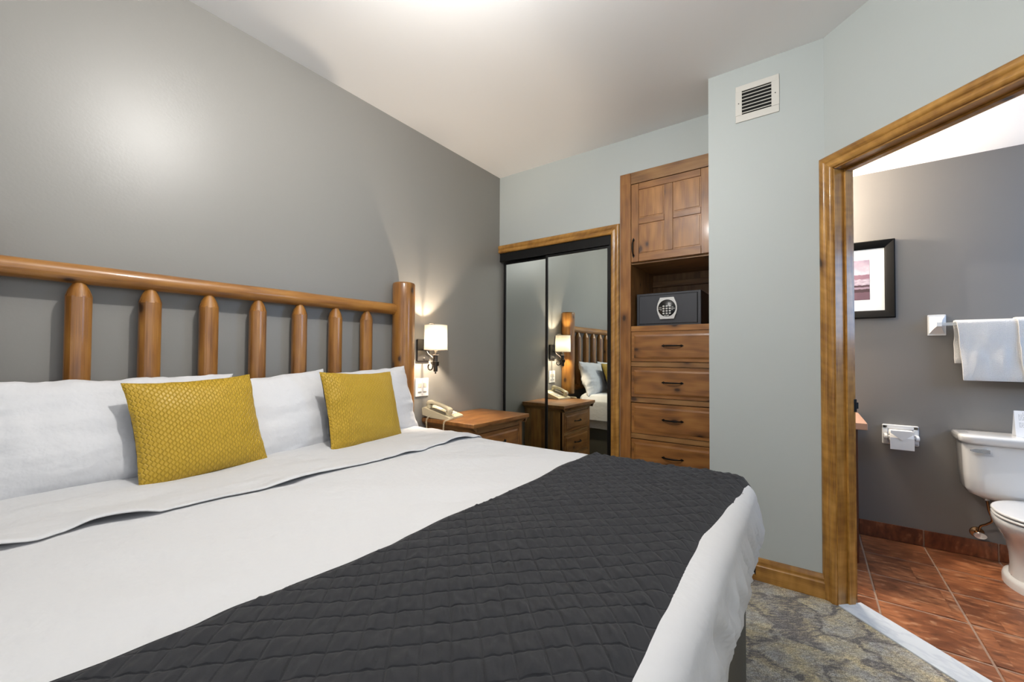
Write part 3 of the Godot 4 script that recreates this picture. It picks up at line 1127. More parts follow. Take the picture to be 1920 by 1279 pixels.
func make_safe() -> void:
	var t := thing("electronic_safe", "charcoal metal electronic safe with a round silver keypad in the cabinet niche", "safe", Vector3(0, 1.3605, 0))
	var x := 2.925
	var s := Shape.new()
	s.box(Vector3(x, 0, -1.008), Vector3(x + 0.34, 0.232, -0.578), 0.004)
	part(t, "body", s, M.safe)
	# door panel set in a dark groove
	s = Shape.new()
	s.box(Vector3(x - 0.0015, 0.014, -0.990), Vector3(x + 0.001, 0.218, -0.598), 0.0)
	part(t, "door_gap", s, M.black)
	s = Shape.new()
	s.box(Vector3(x - 0.004, 0.017, -0.9865), Vector3(x + 0.001, 0.2145, -0.602), 0.0015)
	part(t, "door", s, M.safe)
	var c := Vector3(x - 0.004, 0.120, -0.793)
	s = Shape.new()
	var o := PackedVector2Array()
	var half := [Vector2(-0.046, -0.074), Vector2(0.046, -0.074), Vector2(0.050, -0.062), Vector2(0.061, -0.036), Vector2(0.0665, -0.012), Vector2(0.0665, 0.012), Vector2(0.061, 0.036), Vector2(0.050, 0.062), Vector2(0.046, 0.074), Vector2(-0.046, 0.074), Vector2(-0.050, 0.062), Vector2(-0.061, 0.036), Vector2(-0.0665, 0.012), Vector2(-0.0665, -0.012), Vector2(-0.061, -0.036), Vector2(-0.050, -0.062)]
	for q in half:
		o.append(q)
	s.slab(o, c, Vector3.BACK, Vector3.UP, Vector3.LEFT, 0.014)
	var kp := part(t, "keypad", s, M.silver)
	var turn := Basis(Quaternion(Vector3.UP, Vector3.LEFT))
	s = Shape.new()
	s.lathe([Vector2(0.0585, 0.0), Vector2(0.0585, 0.0155), Vector2(0.057, 0.017), Vector2(0.0001, 0.0175)], 40, Transform3D(turn, c))
	part(kp, "dial_face", s, M.gloss_black)
	for r in 4:
		for k in 3:
			s = Shape.new()
			var p := c + Vector3(-0.0165, 0.013 - r * 0.0165, -0.021 + k * 0.021)
			s.lathe([Vector2(0.0075, 0.0), Vector2(0.0075, 0.002), Vector2(0.006, 0.003), Vector2(0.0001, 0.003)], 14, Transform3D(turn.scaled_local(Vector3(0.72, 1, 1)), p))
			part(kp, "key", s, M.key)
	for e in [[-0.051, -0.034, 0.004], [-0.055, -0.032, -0.007], [-0.041, -0.034, -0.015], [0.032, 0.044, 0.004], [0.031, 0.054, -0.006], [0.031, 0.042, -0.014]]:
		s = Shape.new()
		s.box(c + Vector3(-0.0185, e[2], e[0]), c + Vector3(-0.017, e[2] + 0.003, e[1]), 0.0)
		part(kp, "key_legend", s, M.key)
	var tm := TextMesh.new()
	tm.text = "SCAP"
	tm.font_size = 20
	tm.pixel_size = 0.0007
	tm.depth = 0.001
	var f := SystemFont.new()
	f.font_names = PackedStringArray(["Droid Sans"])
	f.font_weight = 700
	tm.font = f
	var o2 := MeshInstance3D.new()
	o2.name = "maker_name"
	o2.mesh = tm
	o2.material_override = M.key
	kp.add_child(o2, true)
	o2.transform = Transform3D(Basis(Vector3.BACK, Vector3.UP, Vector3.LEFT), c + Vector3(-0.0182, -0.052, 0))

func make_vent() -> void:
	var t := thing("air_vent", "white square louvred air vent high on the boxed-out wall", "vent")
	var x := CHASE_X
	var z0 := -0.317
	var z1 := -0.118
	var y0 := 2.414
	var y1 := 2.611
	var a0 := -0.287
	var a1 := -0.152
	var b0 := 2.452
	var b1 := 2.580
	var s := Shape.new()
	s.box(Vector3(x - 0.006, y0, z0), Vector3(x, b0, z1), 0.002)
	s.box(Vector3(x - 0.006, b1, z0), Vector3(x, y1, z1), 0.002)
	s.box(Vector3(x - 0.006, b0, z0), Vector3(x, b1, a0), 0.0)
	s.box(Vector3(x - 0.006, b0, a1), Vector3(x, b1, z1), 0.0)
	part(t, "frame", s, M.vent_white)
	s = Shape.new()
	s.box(Vector3(x - 0.001, b0, a0), Vector3(x - 0.0002, b1, a1), 0.0)
	part(t, "duct", s, M.black)
	for k in 7:
		s = Shape.new()
		var y := b0 + 0.0085 + k * 0.0183
		s.box(Vector3(-0.0045, -0.0006, a0), Vector3(0.0045, 0.0006, a1), 0.0, 2, Transform3D(Basis(Vector3.BACK, deg_to_rad(52)), Vector3(x - 0.0048, y, 0)))
		part(t, "louvre", s, M.vent_white)
	for z in [-0.302, -0.135]:
		s = Shape.new()
		s.lathe([Vector2(0.003, 0), Vector2(0.0025, 0.0012), Vector2(0.0001, 0.0015)], 10, Transform3D(Basis(Quaternion(Vector3.UP, Vector3.LEFT)), Vector3(x - 0.006, 2.516, z)))
		part(t, "screw", s, M.pewter)

# ---------------------------------------------------------------- headboard
func log_profile(r: float, y0: float, y1: float, ease := 0.012) -> Array:
	var p := [Vector2(0.0001, y0), Vector2(r - ease, y0), Vector2(r - ease * 0.3, y0 + ease * 0.3), Vector2(r, y0 + ease)]
	for k in range(1, 8):
		p.append(Vector2(r * (1.0 + 0.012 * sin(k * 2.1 + r * 90.0)), lerpf(y0 + ease, y1 - ease, k / 8.0)))
	p.append_array([Vector2(r, y1 - ease), Vector2(r - ease * 0.3, y1 - ease * 0.3), Vector2(r - ease, y1), Vector2(0.0001, y1)])
	return p

func make_headboard() -> void:
	var z := HEAD_Z + 0.058
	var t := thing("log_headboard", "honey-stained log headboard with pointed spindles on the dark wall", "headboard")
	var s := Shape.new()
	s.lathe(log_profile(0.0715, 0.73, 1.617), 40, Transform3D(Basis(Vector3.UP, 1.4), Vector3(1.757, 0, HEAD_Z + 0.073)))
	part(t, "post", s, M.log)
	s = Shape.new()
	s.shift = Vector2(0.9, 0.1)
	s.lathe(log_profile(0.0715, 0.73, 1.617), 40, Transform3D(Basis(Vector3.UP, 1.4), Vector3(0.026, 0, HEAD_Z + 0.073)))
	part(t, "post", s, M.log)
	# top rail, a slightly irregular pole
	s = Shape.new()
	s.shift = Vector2(0.2, 0.2)
	var rows := []
	var uvr := []
	var wob := noise(31, 1.3, 2)
	for i in 81:
		var u := i / 80.0
		var x := lerpf(0.05, 1.735, u)
		var row := PackedVector3Array()
		var ur := PackedVector2Array()
		var r := 0.0355 + 0.0018 * wob.get_noise_1d(x * 2.0)
		for k in 33:
			var a := TAU * k / 32.0 + 2.0
			var rr := r * (1.0 + 0.02 * wob.get_noise_3d(x * 3.0, cos(a), sin(a)))
			row.append(Vector3(x, 1.4415 + rr * cos(a), z + rr * sin(a)))
			ur.append(Vector2(x, a * 0.036))
		rows.append(row)
		uvr.append(ur)
	s.grid(rows, uvr, true, true)
	part(t, "top_rail", s, M.log)
	s = Shape.new()
	s.tube([Vector3(0.05, 0.79, z), Vector3(0.9, 0.79, z), Vector3(1.735, 0.79, z)], 0.034, 20)
	part(t, "bottom_rail", s, M.log)
	# pointed spindles: eight-sided, corners eased, cone tops
	for i in 7:
		var x := 0.2885 + 0.2003 * i
		s = Shape.new()
		s.shift = Vector2(rng.randf() * 1.5, rng.randf() * 0.3)
		var R := 0.0365
		var ang := []
		for k in 8:
			ang.append(TAU * (k + 0.5) / 8.0 - 0.12)
			ang.append(TAU * (k + 0.5) / 8.0 + 0.12)
		var turn := rng.randf_range(-0.2, 0.2)
		for k in 16:
			var t0: float = ang[k] + turn
			var t1: float = ang[(k + 1) % 16] + turn + (TAU if k == 15 else 0.0)
			var d0 := Vector3(cos(t0), 0, sin(t0))
			var d1 := Vector3(cos(t1), 0, sin(t1))
			var m := (d0 + d1).normalized()
			var m0 := m.lerp(d0, 0.35).normalized()
			var m1 := m.lerp(d1, 0.35).normalized()
			var o := Vector3(x, 0, z)
			# shoulder scallops where the cone cuts each flat
			var lift := 0.004 if k % 2 == 1 else 0.0
			var ysh := 1.360 - lift
			s.quad([o + d0 * R + Vector3.UP * 0.80, o + d1 * R + Vector3.UP * 0.80, o + d1 * R + Vector3.UP * ysh, o + d0 * R + Vector3.UP * ysh], [m0, m1, m1, m0], [Vector2(0, t0 * R), Vector2(0, t1 * R), Vector2(0.55, t1 * R), Vector2(0.55, t0 * R)])
			var cn := (d0 * 0.9 + Vector3.UP * 0.45).normalized()
			var cn1 := (d1 * 0.9 + Vector3.UP * 0.45).normalized()
			var r1 := 0.0145
			var y1 := 1.412
			var rm := 0.0285
			var ym := 1.385
			s.quad([o + d0 * R + Vector3.UP * ysh, o + d1 * R + Vector3.UP * ysh, o + d1 * rm + Vector3.UP * ym, o + d0 * rm + Vector3.UP * ym], [cn, cn1, cn1, cn], [Vector2(0.56, t0 * R), Vector2(0.56, t1 * R), Vector2(0.59, t1 * R), Vector2(0.59, t0 * R)])
			s.quad([o + d0 * rm + Vector3.UP * ym, o + d1 * rm + Vector3.UP * ym, o + d1 * r1 + Vector3.UP * y1, o + d0 * r1 + Vector3.UP * y1], [cn, cn1, cn1, cn], [Vector2(0.59, t0 * R), Vector2(0.59, t1 * R), Vector2(0.62, t1 * R), Vector2(0.62, t0 * R)])
		part(t, "spindle", s, M.log)

# ---------------------------------------------------------------- bed
const ROLL := 0.055

func bed_sd(x: float, z: float) -> float:
	# signed distance to the rounded outline of the bedding, negative inside
	var rc := 0.10
	var cx := (BED_L + BED_R) * 0.5
	var cz := (BED_H + BED_F) * 0.5
	var qx := absf(x - cx) - ((BED_R - BED_L) * 0.5 - rc)
	var qz := absf(z - cz) - ((BED_F - BED_H) * 0.5 - rc)
	return Vector2(maxf(qx, 0), maxf(qz, 0)).length() + minf(maxf(qx, qz), 0.0) - rc

func bed_bump(x: float, z: float) -> float:
	var b := 0.009 * bumps.get_noise_2d(x * 1.6, z * 1.6)
	b += 0.004 * folds.get_noise_2d((x * 0.75 + z * 0.65) * 1.1, (z * 0.75 - x * 0.65) * 5.0)
	return b

func bed_y(x: float, z: float) -> float:
	var d := -bed_sd(x, z)
	var y := BED_TOP + bed_bump(x, z)
	if d < ROLL:
		var k := ROLL - maxf(d, 0.0)
		y -= ROLL - sqrt(maxf(ROLL * ROLL - k * k, 0.0))
	return y

func make_bed() -> void:
	var t := thing("bed", "bed base and mattress wrapped in an olive-grey valance under the white bedding", "bed")
	var s := Shape.new()
	s.box(Vector3(0.02, 0.40, BED_H + 0.01), Vector3(1.645, 0.655, -0.205), 0.05)
	part(t, "mattress", s, M.sheet)
	# valance: gently pleated, round the base
	s = Shape.new()
	var rows := []
	var uvr := []
	var xa := 0.005
	var xb := 1.655
	var za := BED_H + 0.015
	var zb := -0.187
	var outline := []
	for i in 61: outline.append(Vector2(lerpf(xa, xb, i / 60.0), zb))
	for i in range(1, 71): outline.append(Vector2(xb, lerpf(zb, za, i / 70.0)))
	for i in range(1, 61): outline.append(Vector2(lerpf(xb, xa, i / 60.0), za))
	for i in range(1, 71): outline.append(Vector2(xa, lerpf(za, zb, i / 70.0)))
	for j in 8:
		var y := lerpf(0.405, 0.004, j / 7.0)
		var row := PackedVector3Array()
		var ur := PackedVector2Array()
		for q in outline:
			var o: Vector2 = (q - Vector2((xa + xb) * 0.5, (za + zb) * 0.5)).normalized() * (0.006 * (1.0 - y / 0.4) * (0.6 + fine.get_noise_2d(q.x * 5.0 + q.y * 5.0, 1.0)))
			row.append(Vector3(q.x + o.x, y, q.y + o.y))
			ur.append(Vector2(q.x + q.y, y))
		rows.append(row)
		uvr.append(ur)
	s.grid(rows, uvr, true, true)
	part(t, "valance", s, M.skirt)
	s = Shape.new()
	s.box(Vector3(0.03, 0.1, za + 0.02), Vector3(1.63, 0.40, zb - 0.025), 0.01)
	part(t, "box_spring", s, M.sheet)
	make_duvet()
	make_runner()

func make_duvet() -> void:
	var d := thing("duvet", "white duvet spread over the bed with its top edge folded back", "duvet")
	# outline points
	var ring := []
	var rc := 0.10
	var x0 := BED_L + rc
	var x1 := BED_R - rc
	var z0 := BED_H + rc
	var z1 := BED_F - rc
	var seq := [[Vector2(x1, z1), 0.0], [Vector2(x0, z1), PI / 2], [Vector2(x0, z0), PI], [Vector2(x1, z0), 1.5 * PI]]
	for k in 4:
		var c: Vector2 = seq[k][0]
		var a0: float = seq[k][1]
		for i in 11:
			var a := a0 + PI / 2 * i / 10.0
			ring.append([c + Vector2(cos(a), sin(a)) * rc, Vector2(cos(a), sin(a))])
		var nx: Vector2 = seq[(k + 1) % 4][0]
		var an: float = a0 + PI / 2
		var nv := Vector2(cos(an), sin(an))
		for i in range(1, 110):
			ring.append([c.lerp(nx, i / 110.0) + nv * rc, nv])
	ring.append(ring[0])
	var rows := []
	var uvr := []
	var mid := Vector2((x0 + x1) * 0.5, (z0 + z1) * 0.5)
	var inner := 44
	for j in range(1, inner + 1):
		var row := PackedVector3Array()
		var ur := PackedVector2Array()
		for e in ring:
			var p: Vector2 = e[0] - e[1] * ROLL
			var q := mid
			var w := q.lerp(p, j / float(inner))
			row.append(Vector3(w.x, BED_TOP + bed_bump(w.x, w.y), w.y))
			ur.append(w)
		rows.append(row)
		uvr.append(ur)
	for j in range(1, 9):
		var a := PI / 2 * j / 8.0
		var row := PackedVector3Array()
		var ur := PackedVector2Array()
		for e in ring:
			var p: Vector2 = e[0] - e[1] * (ROLL - ROLL * sin(a))
			var b: Vector2 = e[0] - e[1] * ROLL
			row.append(Vector3(p.x, BED_TOP + bed_bump(b.x, b.y) * cos(a) - ROLL * (1.0 - cos(a)), p.y))
			ur.append(p)
		rows.append(row)
		uvr.append(ur)
	var D := 22
	var hem := 0.37
	for j in range(1, D + 1):
		var f := j / float(D)
		var row := PackedVector3Array()
		var ur := PackedVector2Array()
		for e in ring:
			var p: Vector2 = e[0]
			var nv: Vector2 = e[1]
			var run: float = p.x * absf(nv.y) + p.y * absf(nv.x)
			var y := lerpf(BED_TOP - ROLL, hem + 0.012 * fine.get_noise_1d(run * 3.0), f)
			# hangs, tucks in a little towards the hem, ripples
			var o := 0.010 * sin(PI * minf(f * 1.4, 1.0)) - 0.030 * smoothstep(0.35, 1.0, f)
			o += 0.034 * exp(-pow((f - 0.26) / 0.2, 2.0)) * (0.32 - absf(folds.get_noise_2d(run * 9.0 + y * 5.0, y * 2.0)) * 1.6)
			o += (0.016 * f + 0.003) * folds.get_noise_2d(run * 6.0, y * 1.3)
			o += 0.006 * sin(PI * clampf(f * 2.2, 0, 1)) * fine.get_noise_2d(run * 7.0 + y * 5.0, y * 4.0)
			if p.y < BED_H + 0.05:
				o = -0.005
			p += nv * o
			row.append(Vector3(p.x, y, p.y))
			ur.append(Vector2(run, y))
		rows.append(row)
		uvr.append(ur)
	var s := Shape.new()
	s.grid(rows, uvr, true, false)
	var hub := Vector3(mid.x, BED_TOP + bed_bump(mid.x, mid.y), mid.y)
	for k in ring.size() - 1:
		s.tri(hub, rows[0][k], rows[0][k + 1], Vector3.UP, Vector3.UP, Vector3.UP, mid, uvr[0][k], uvr[0][k + 1])
	part(d, "cover", s, M.sheet)
	# folded-back band at the head: lies on the cover, its rolled edge lifting in places
	s = Shape.new()
	rows = []
	uvr = []
	var N := 150
	for i in N + 1:
		var u := i / float(N)
		var row := PackedVector3Array()
		var ur := PackedVector2Array()
		# path across the bed: hang, over the shoulder, across, down
		var drop := 0.20
		var wid := BED_R - BED_L + 0.03
		var L := wid + 2.0 * drop
		var a := u * L - drop
		var xx := clampf(BED_L - 0.015 + a, BED_L - 0.015, BED_R + 0.015)
		var hang := maxf(maxf(-a, a - wid), 0.0)
		var side := 1.0 if a > wid * 0.5 else -1.0
		for j in 27:
			var ez := -1.45 + 0.045 * smoothstep(0.0, 0.6, xx) - 0.02 * smoothstep(1.2, 1.75, xx) + 0.012 * folds.get_noise_1d(xx * 7.0) + 0.02 * bumps.get_noise_1d(xx * 3.0)
			var lift := 0.002 + 0.015 * clampf(folds.get_noise_1d(xx * 3.1 + 4.0) * 2.2 + 0.25, 0.0, 1.0)
			var zz: float
			var up: float
			if j <= 18:
				zz = lerpf(BED_H + 0.06, ez - 0.008, pow(j / 18.0, 0.7))
				up = 0.009 + lift * smoothstep(ez - 0.16, ez, zz)
				up += 0.006 * folds.get_noise_2d(xx * 1.3, zz * 9.0)
			else:
				var b := (j - 18) / 8.0
				zz = ez - 0.008 + 0.009 * sin(PI * b) - 0.03 * maxf(b - 0.5, 0.0)
				up = 0.009 + lift - 0.010 * (1.0 - cos(PI * b)) * 0.5
			var base := bed_y(clampf(xx, BED_L + 0.002, BED_R - 0.002), zz)
			if hang > 0.0 or xx <= BED_L + 0.002 or xx >= BED_R - 0.002:
				row.append(Vector3(xx + side * (0.006 + up * 0.4), minf(base, BED_TOP - ROLL) - hang, zz))
			else:
				row.append(Vector3(xx, base + up, zz))
			ur.append(Vector2(a, zz))
		rows.append(row)
		uvr.append(ur)
	s.grid(rows, uvr, false, true)
	part(d, "folded_edge", s, M.sheet)

func runner_foot(x: float) -> float:
	if x > 1.05:
		return lerpf(-0.212, -0.160, clampf((x - 1.05) / 0.65, 0.0, 1.0))
	return lerpf(-0.197, -0.212, clampf((x - 0.5) / 0.55, 0.0, 1.0))

func make_runner() -> void:
	var s := Shape.new()
	var rows := []
	var uvr := []
	var drop := 0.26
	var wid := BED_R - BED_L
	var arc := ROLL * PI / 2.0
	var flat_w := wid - 2.0 * ROLL
	var L := flat_w + 2.0 * (arc + drop)
	var NI := 800
	var NJ := 200
	for i in NI + 1:
		var a := L * i / NI - drop - arc       # 0 at the start of the flat top
		var row := PackedVector3Array()
		var ur := PackedVector2Array()
		for j in NJ + 1:
			var x0 := clampf(BED_L + ROLL + a, BED_L, BED_R)
			var zt := -0.785 - 0.03 * (1.0 - smoothstep(0.0, 0.7, x0)) + 0.008 * folds.get_noise_1d(x0 * 4.0)
			var zf := runner_foot(x0) + 0.005 * folds.get_noise_1d(x0 * 5.0 + 9.0)
			var v := j / float(NJ)
			var z := lerpf(zt, zf, v)
			var p: Vector3
			var nn: Vector3
			if a < 0.0 or a > flat_w:
				var side := -1.0 if a < 0.0 else 1.0
				var over := -a if a < 0.0 else a - flat_w
				var ed := (BED_L + ROLL) if a < 0.0 else (BED_R - ROLL)
				var roll := minf(over / ROLL, PI / 2)
				var hang := maxf(over - arc, 0.0)
				var edge := bed_y(ed, z)
				p = Vector3(ed + side * ROLL * sin(roll), edge - ROLL * (1.0 - cos(roll)) - hang, z)
				nn = Vector3(side * sin(roll), cos(roll), 0)
				p += nn * 0.012 * minf(hang * 8.0, 1.0)
			else:
				p = Vector3(BED_L + ROLL + a, bed_y(BED_L + ROLL + a, z), z)
				nn = Vector3.UP
			# quilting: diamonds, puffed between the stitch lines, with puckers
			var qx := a + 0.006 * fine.get_noise_2d(a * 2.0, z * 2.0)
			var qz := z
			var c1 := (qx + qz) / 0.062
			var c2 := (qx - qz) / 0.062
			var d1 := absf(c1 - roundf(c1)) * 2.0
			var d2 := absf(c2 - roundf(c2)) * 2.0
			var puff := pow(sin(PI * 0.5 * d1), 0.33) * pow(sin(PI * 0.5 * d2), 0.33)
			var puck := fine.get_noise_2d((qx - qz) * 10.0, (qx + qz) * 34.0)
			var edge_in := minf(v, 1.0 - v) * 14.0
			var h := 0.004 + 0.0055 * puff + 0.0052 * puck * puff
			h = lerpf(-0.002, h + 0.004, smoothstep(0.0, 1.0, edge_in * 1.2)) + 0.002
			row.append(p + nn * h)
			ur.append(Vector2(qx, qz))
		rows.append(row)
		uvr.append(ur)
	s.grid(rows, uvr, false, true)
	solo("bed_runner", "charcoal diamond-quilted bed runner across the foot of the bed", "bed runner", s, M.runner)

# plump rectangular pillow in its own plane: x across, y up, z out of the face
func pillow_shape(w: float, h: float, t: float, sd: int, pinch: float, wrinkle: float, side: int, power := 2.4, cornered := 0.5) -> Shape:
	var s := Shape.new()
	var nn := noise(sd, 1.0, 3)
	var NU := 56
	var NV := 48
	for f in ([-1, 1] if side == 0 else [side]):
		var rows := []
		var uvr := []
		for i in NU + 1:
			var u := -cos(PI * i / NU)
			u = lerpf(u, 2.0 * i / NU - 1.0, 0.5)
			var row := PackedVector3Array()
			var ur := PackedVector2Array()
			for j in NV + 1:
				var v := -cos(PI * j / NV)
				v = lerpf(v, 2.0 * j / NV - 1.0, 0.5)
				var x := u * w * 0.5 * (1.0 - pinch * (1.0 - v * v) * absf(u))
				var y := v * h * 0.5 * (1.0 - pinch * (1.0 - u * u) * absf(v))
				var e := pow(maxf(1.0 - pow(absf(u), power), 0.0), cornered) * pow(maxf(1.0 - pow(absf(v), power), 0.0), cornered)
				var z: float = f * t * 0.5 * e
				var inner := smoothstep(0.0, 0.25, e)
				var wr: float = nn.get_noise_3d(x * 2.2, y * 9.0, f * 3.0) + 0.6 * nn.get_noise_3d(x * 9.0 + 5.0, y * 4.0, f)
				# creases run in from the edges
				wr *= 0.5 + 0.9 * pow(maxf(absf(u), absf(v)), 3.0)
				z += f * wrinkle * wr * inner
				x += wrinkle * 0.4 * nn.get_noise_2d(y * 12.0, 2.0) * absf(u) * absf(u)
				y += wrinkle * 0.4 * nn.get_noise_2d(x * 7.0, 7.0) * absf(v) * absf(v)
				row.append(Vector3(x, y, z))
				ur.append(Vector2(x, y) + Vector2(w, h) * 0.5)
			rows.append(row)
			uvr.append(ur)
		s.grid(rows, uvr, false, f < 0)
	return s

func pose(o: Node3D, at: Vector3, lean: float, yaw: float, tilt: float) -> void:
	o.position = at
	o.basis = Basis(Vector3.UP, deg_to_rad(yaw)) * Basis(Vector3.RIGHT, deg_to_rad(-lean)) * Basis(Vector3.BACK, deg_to_rad(tilt))

func make_pillows() -> void:
	var p := thing("pillow", "large white pillow behind the yellow cushion farther from the lamp", "pillow", Vector3.ZERO, 0, "white bed pillows")
	part(p, "pillowcase", pillow_shape(0.80, 0.405, 0.19, 5, 0.05, 0.020, 0), M.pillowcase)
	pose(p, Vector3(0.365, 0.878, -1.985), 24, 2, 0)
	p = thing("pillow", "white pillow showing between the two yellow cushions", "pillow", Vector3.ZERO, 0, "white bed pillows")
	part(p, "pillowcase", pillow_shape(0.62, 0.40, 0.17, 8, 0.055, 0.013, 0), M.pillowcase)
	pose(p, Vector3(0.885, 0.870, -1.96), 24, 3, 5)
	p = thing("pillow", "white pillow standing against the log post beside the lamp", "pillow", Vector3.ZERO, 0, "white bed pillows")
	part(p, "pillowcase", pillow_shape(0.58, 0.395, 0.17, 12, 0.055, 0.014, 0), M.pillowcase)
	pose(p, Vector3(1.405, 0.880, -1.99), 18, -2, 3)
	var c := thing("throw_cushion", "square yellow textured cushion in front of the large white pillow", "cushion", Vector3.ZERO, 0, "yellow throw cushions")
	part(c, "front", pillow_shape(0.415, 0.375, 0.125, 21, 0.06, 0.007, 1), M.yellow)
	part(c, "backing", pillow_shape(0.415, 0.375, 0.125, 21, 0.06, 0.007, -1), M.charcoal_cloth)
	pose(c, Vector3(0.572, 0.884, -1.835), 20, 6, 2.0)
	c = thing("throw_cushion", "square yellow textured cushion standing near the log post", "cushion", Vector3.ZERO, 0, "yellow throw cushions")
	part(c, "front", pillow_shape(0.435, 0.382, 0.125, 24, 0.06, 0.007, 1), M.yellow)
	part(c, "backing", pillow_shape(0.435, 0.382, 0.125, 24, 0.06, 0.007, -1), M.charcoal_cloth)
	pose(c, Vector3(1.243, 0.882, -1.81), 17, 6, -2)

# ---------------------------------------------------------------- bedside
func make_nightstand() -> void:
	var t := thing("nightstand", "wooden nightstand with three panelled drawers between bed and closet", "nightstand")
	var top := 0.709
	var s := Shape.new()
	s.shift = Vector2(0.4, 0.05)
	s.box(Vector3(1.977, top - 0.026, -2.208), Vector3(2.612, top, -1.722), 0.003, 0)
	part(t, "top", s, M.cabinet_warm)
	# cove under the top
	s = Shape.new()
	var cove := [Vector2(0, 0), Vector2(0, 0.004), Vector2(0.008, 0.007), Vector2(0.016, 0.014), Vector2(0.024, 0.026), Vector2(0.03, 0.034), Vector2(0.034, 0.036), Vector2(0.034, 0)]
	var bx0 := 2.015
	var bx1 := 2.574
	var bz1 := -1.762
	s.mould(cove, Vector3(bx0, top - 0.06, bz1), Vector3(bx1, top - 0.06, bz1), Vector3.UP, Vector3.BACK, 0, 0)
	s.mould(cove, Vector3(bx0, top - 0.06, -2.205), Vector3(bx0, top - 0.06, bz1 + 0.03), Vector3.UP, Vector3.LEFT, 0, 0)
	s.mould(cove, Vector3(bx1, top - 0.06, -2.205), Vector3(bx1, top - 0.06, bz1 + 0.03), Vector3.UP, Vector3.RIGHT, 0, 0)
	part(t, "cove_moulding", s, M.cabinet)
	s = Shape.new()
	s.box(Vector3(bx0 + 0.012, 0.02, -2.205), Vector3(bx1 - 0.012, top - 0.027, bz1 - 0.02), 0.0)
	part(t, "carcass", s, M.cabinet)
	# side boards, one by one
	for e in [bx0, bx1 - 0.012]:
		var z := -2.205
		var k := 0
		for w in [0.075, 0.11, 0.065, 0.10, 0.0925]:
			s = Shape.new()
			s.shift = Vector2(rng.randf() * 1.5, rng.randf() * 0.4)
			s.box(Vector3(e, 0.0, z), Vector3(e + 0.012, top - 0.058, z + w - 0.0008), 0.0012)
			part(t, "side_board", s, [M.cabinet, M.cabinet_pale, M.cabinet_warm][k % 3])
			z += w
			k += 1
	for e in [[bx0, bx0 + 0.04], [bx1 - 0.04, bx1]]:
		s = Shape.new()
		s.shift = Vector2(rng.randf() * 1.5, rng.randf() * 0.4)
		s.box(Vector3(e[0], 0.0, bz1 - 0.0195), Vector3(e[1], top - 0.058, bz1), 0.002)
		part(t, "front_stile", s, M.cabinet_warm)
	for y in [0.0, 0.243, 0.440, 0.632]:
		s = Shape.new()
		s.shift = Vector2(rng.randf() * 1.5, rng.randf() * 0.4)
		s.box(Vector3(bx0 + 0.04, y if y > 0 else 0.015, bz1 - 0.0195), Vector3(bx1 - 0.04, y + 0.018 if y > 0 else 0.05, bz1 - 0.001), 0.001, 0)
		part(t, "front_rail", s, M.cabinet)
	for y in [0.053, 0.264, 0.461]:
		drawer_front(t, Vector3(bx0 + 0.043, y, bz1 + 0.002), bx1 - bx0 - 0.086, 0.186 if y < 0.1 else (0.173 if y < 0.3 else 0.168), Vector3.RIGHT, Vector3.BACK, M.cabinet_warm, 0.12)

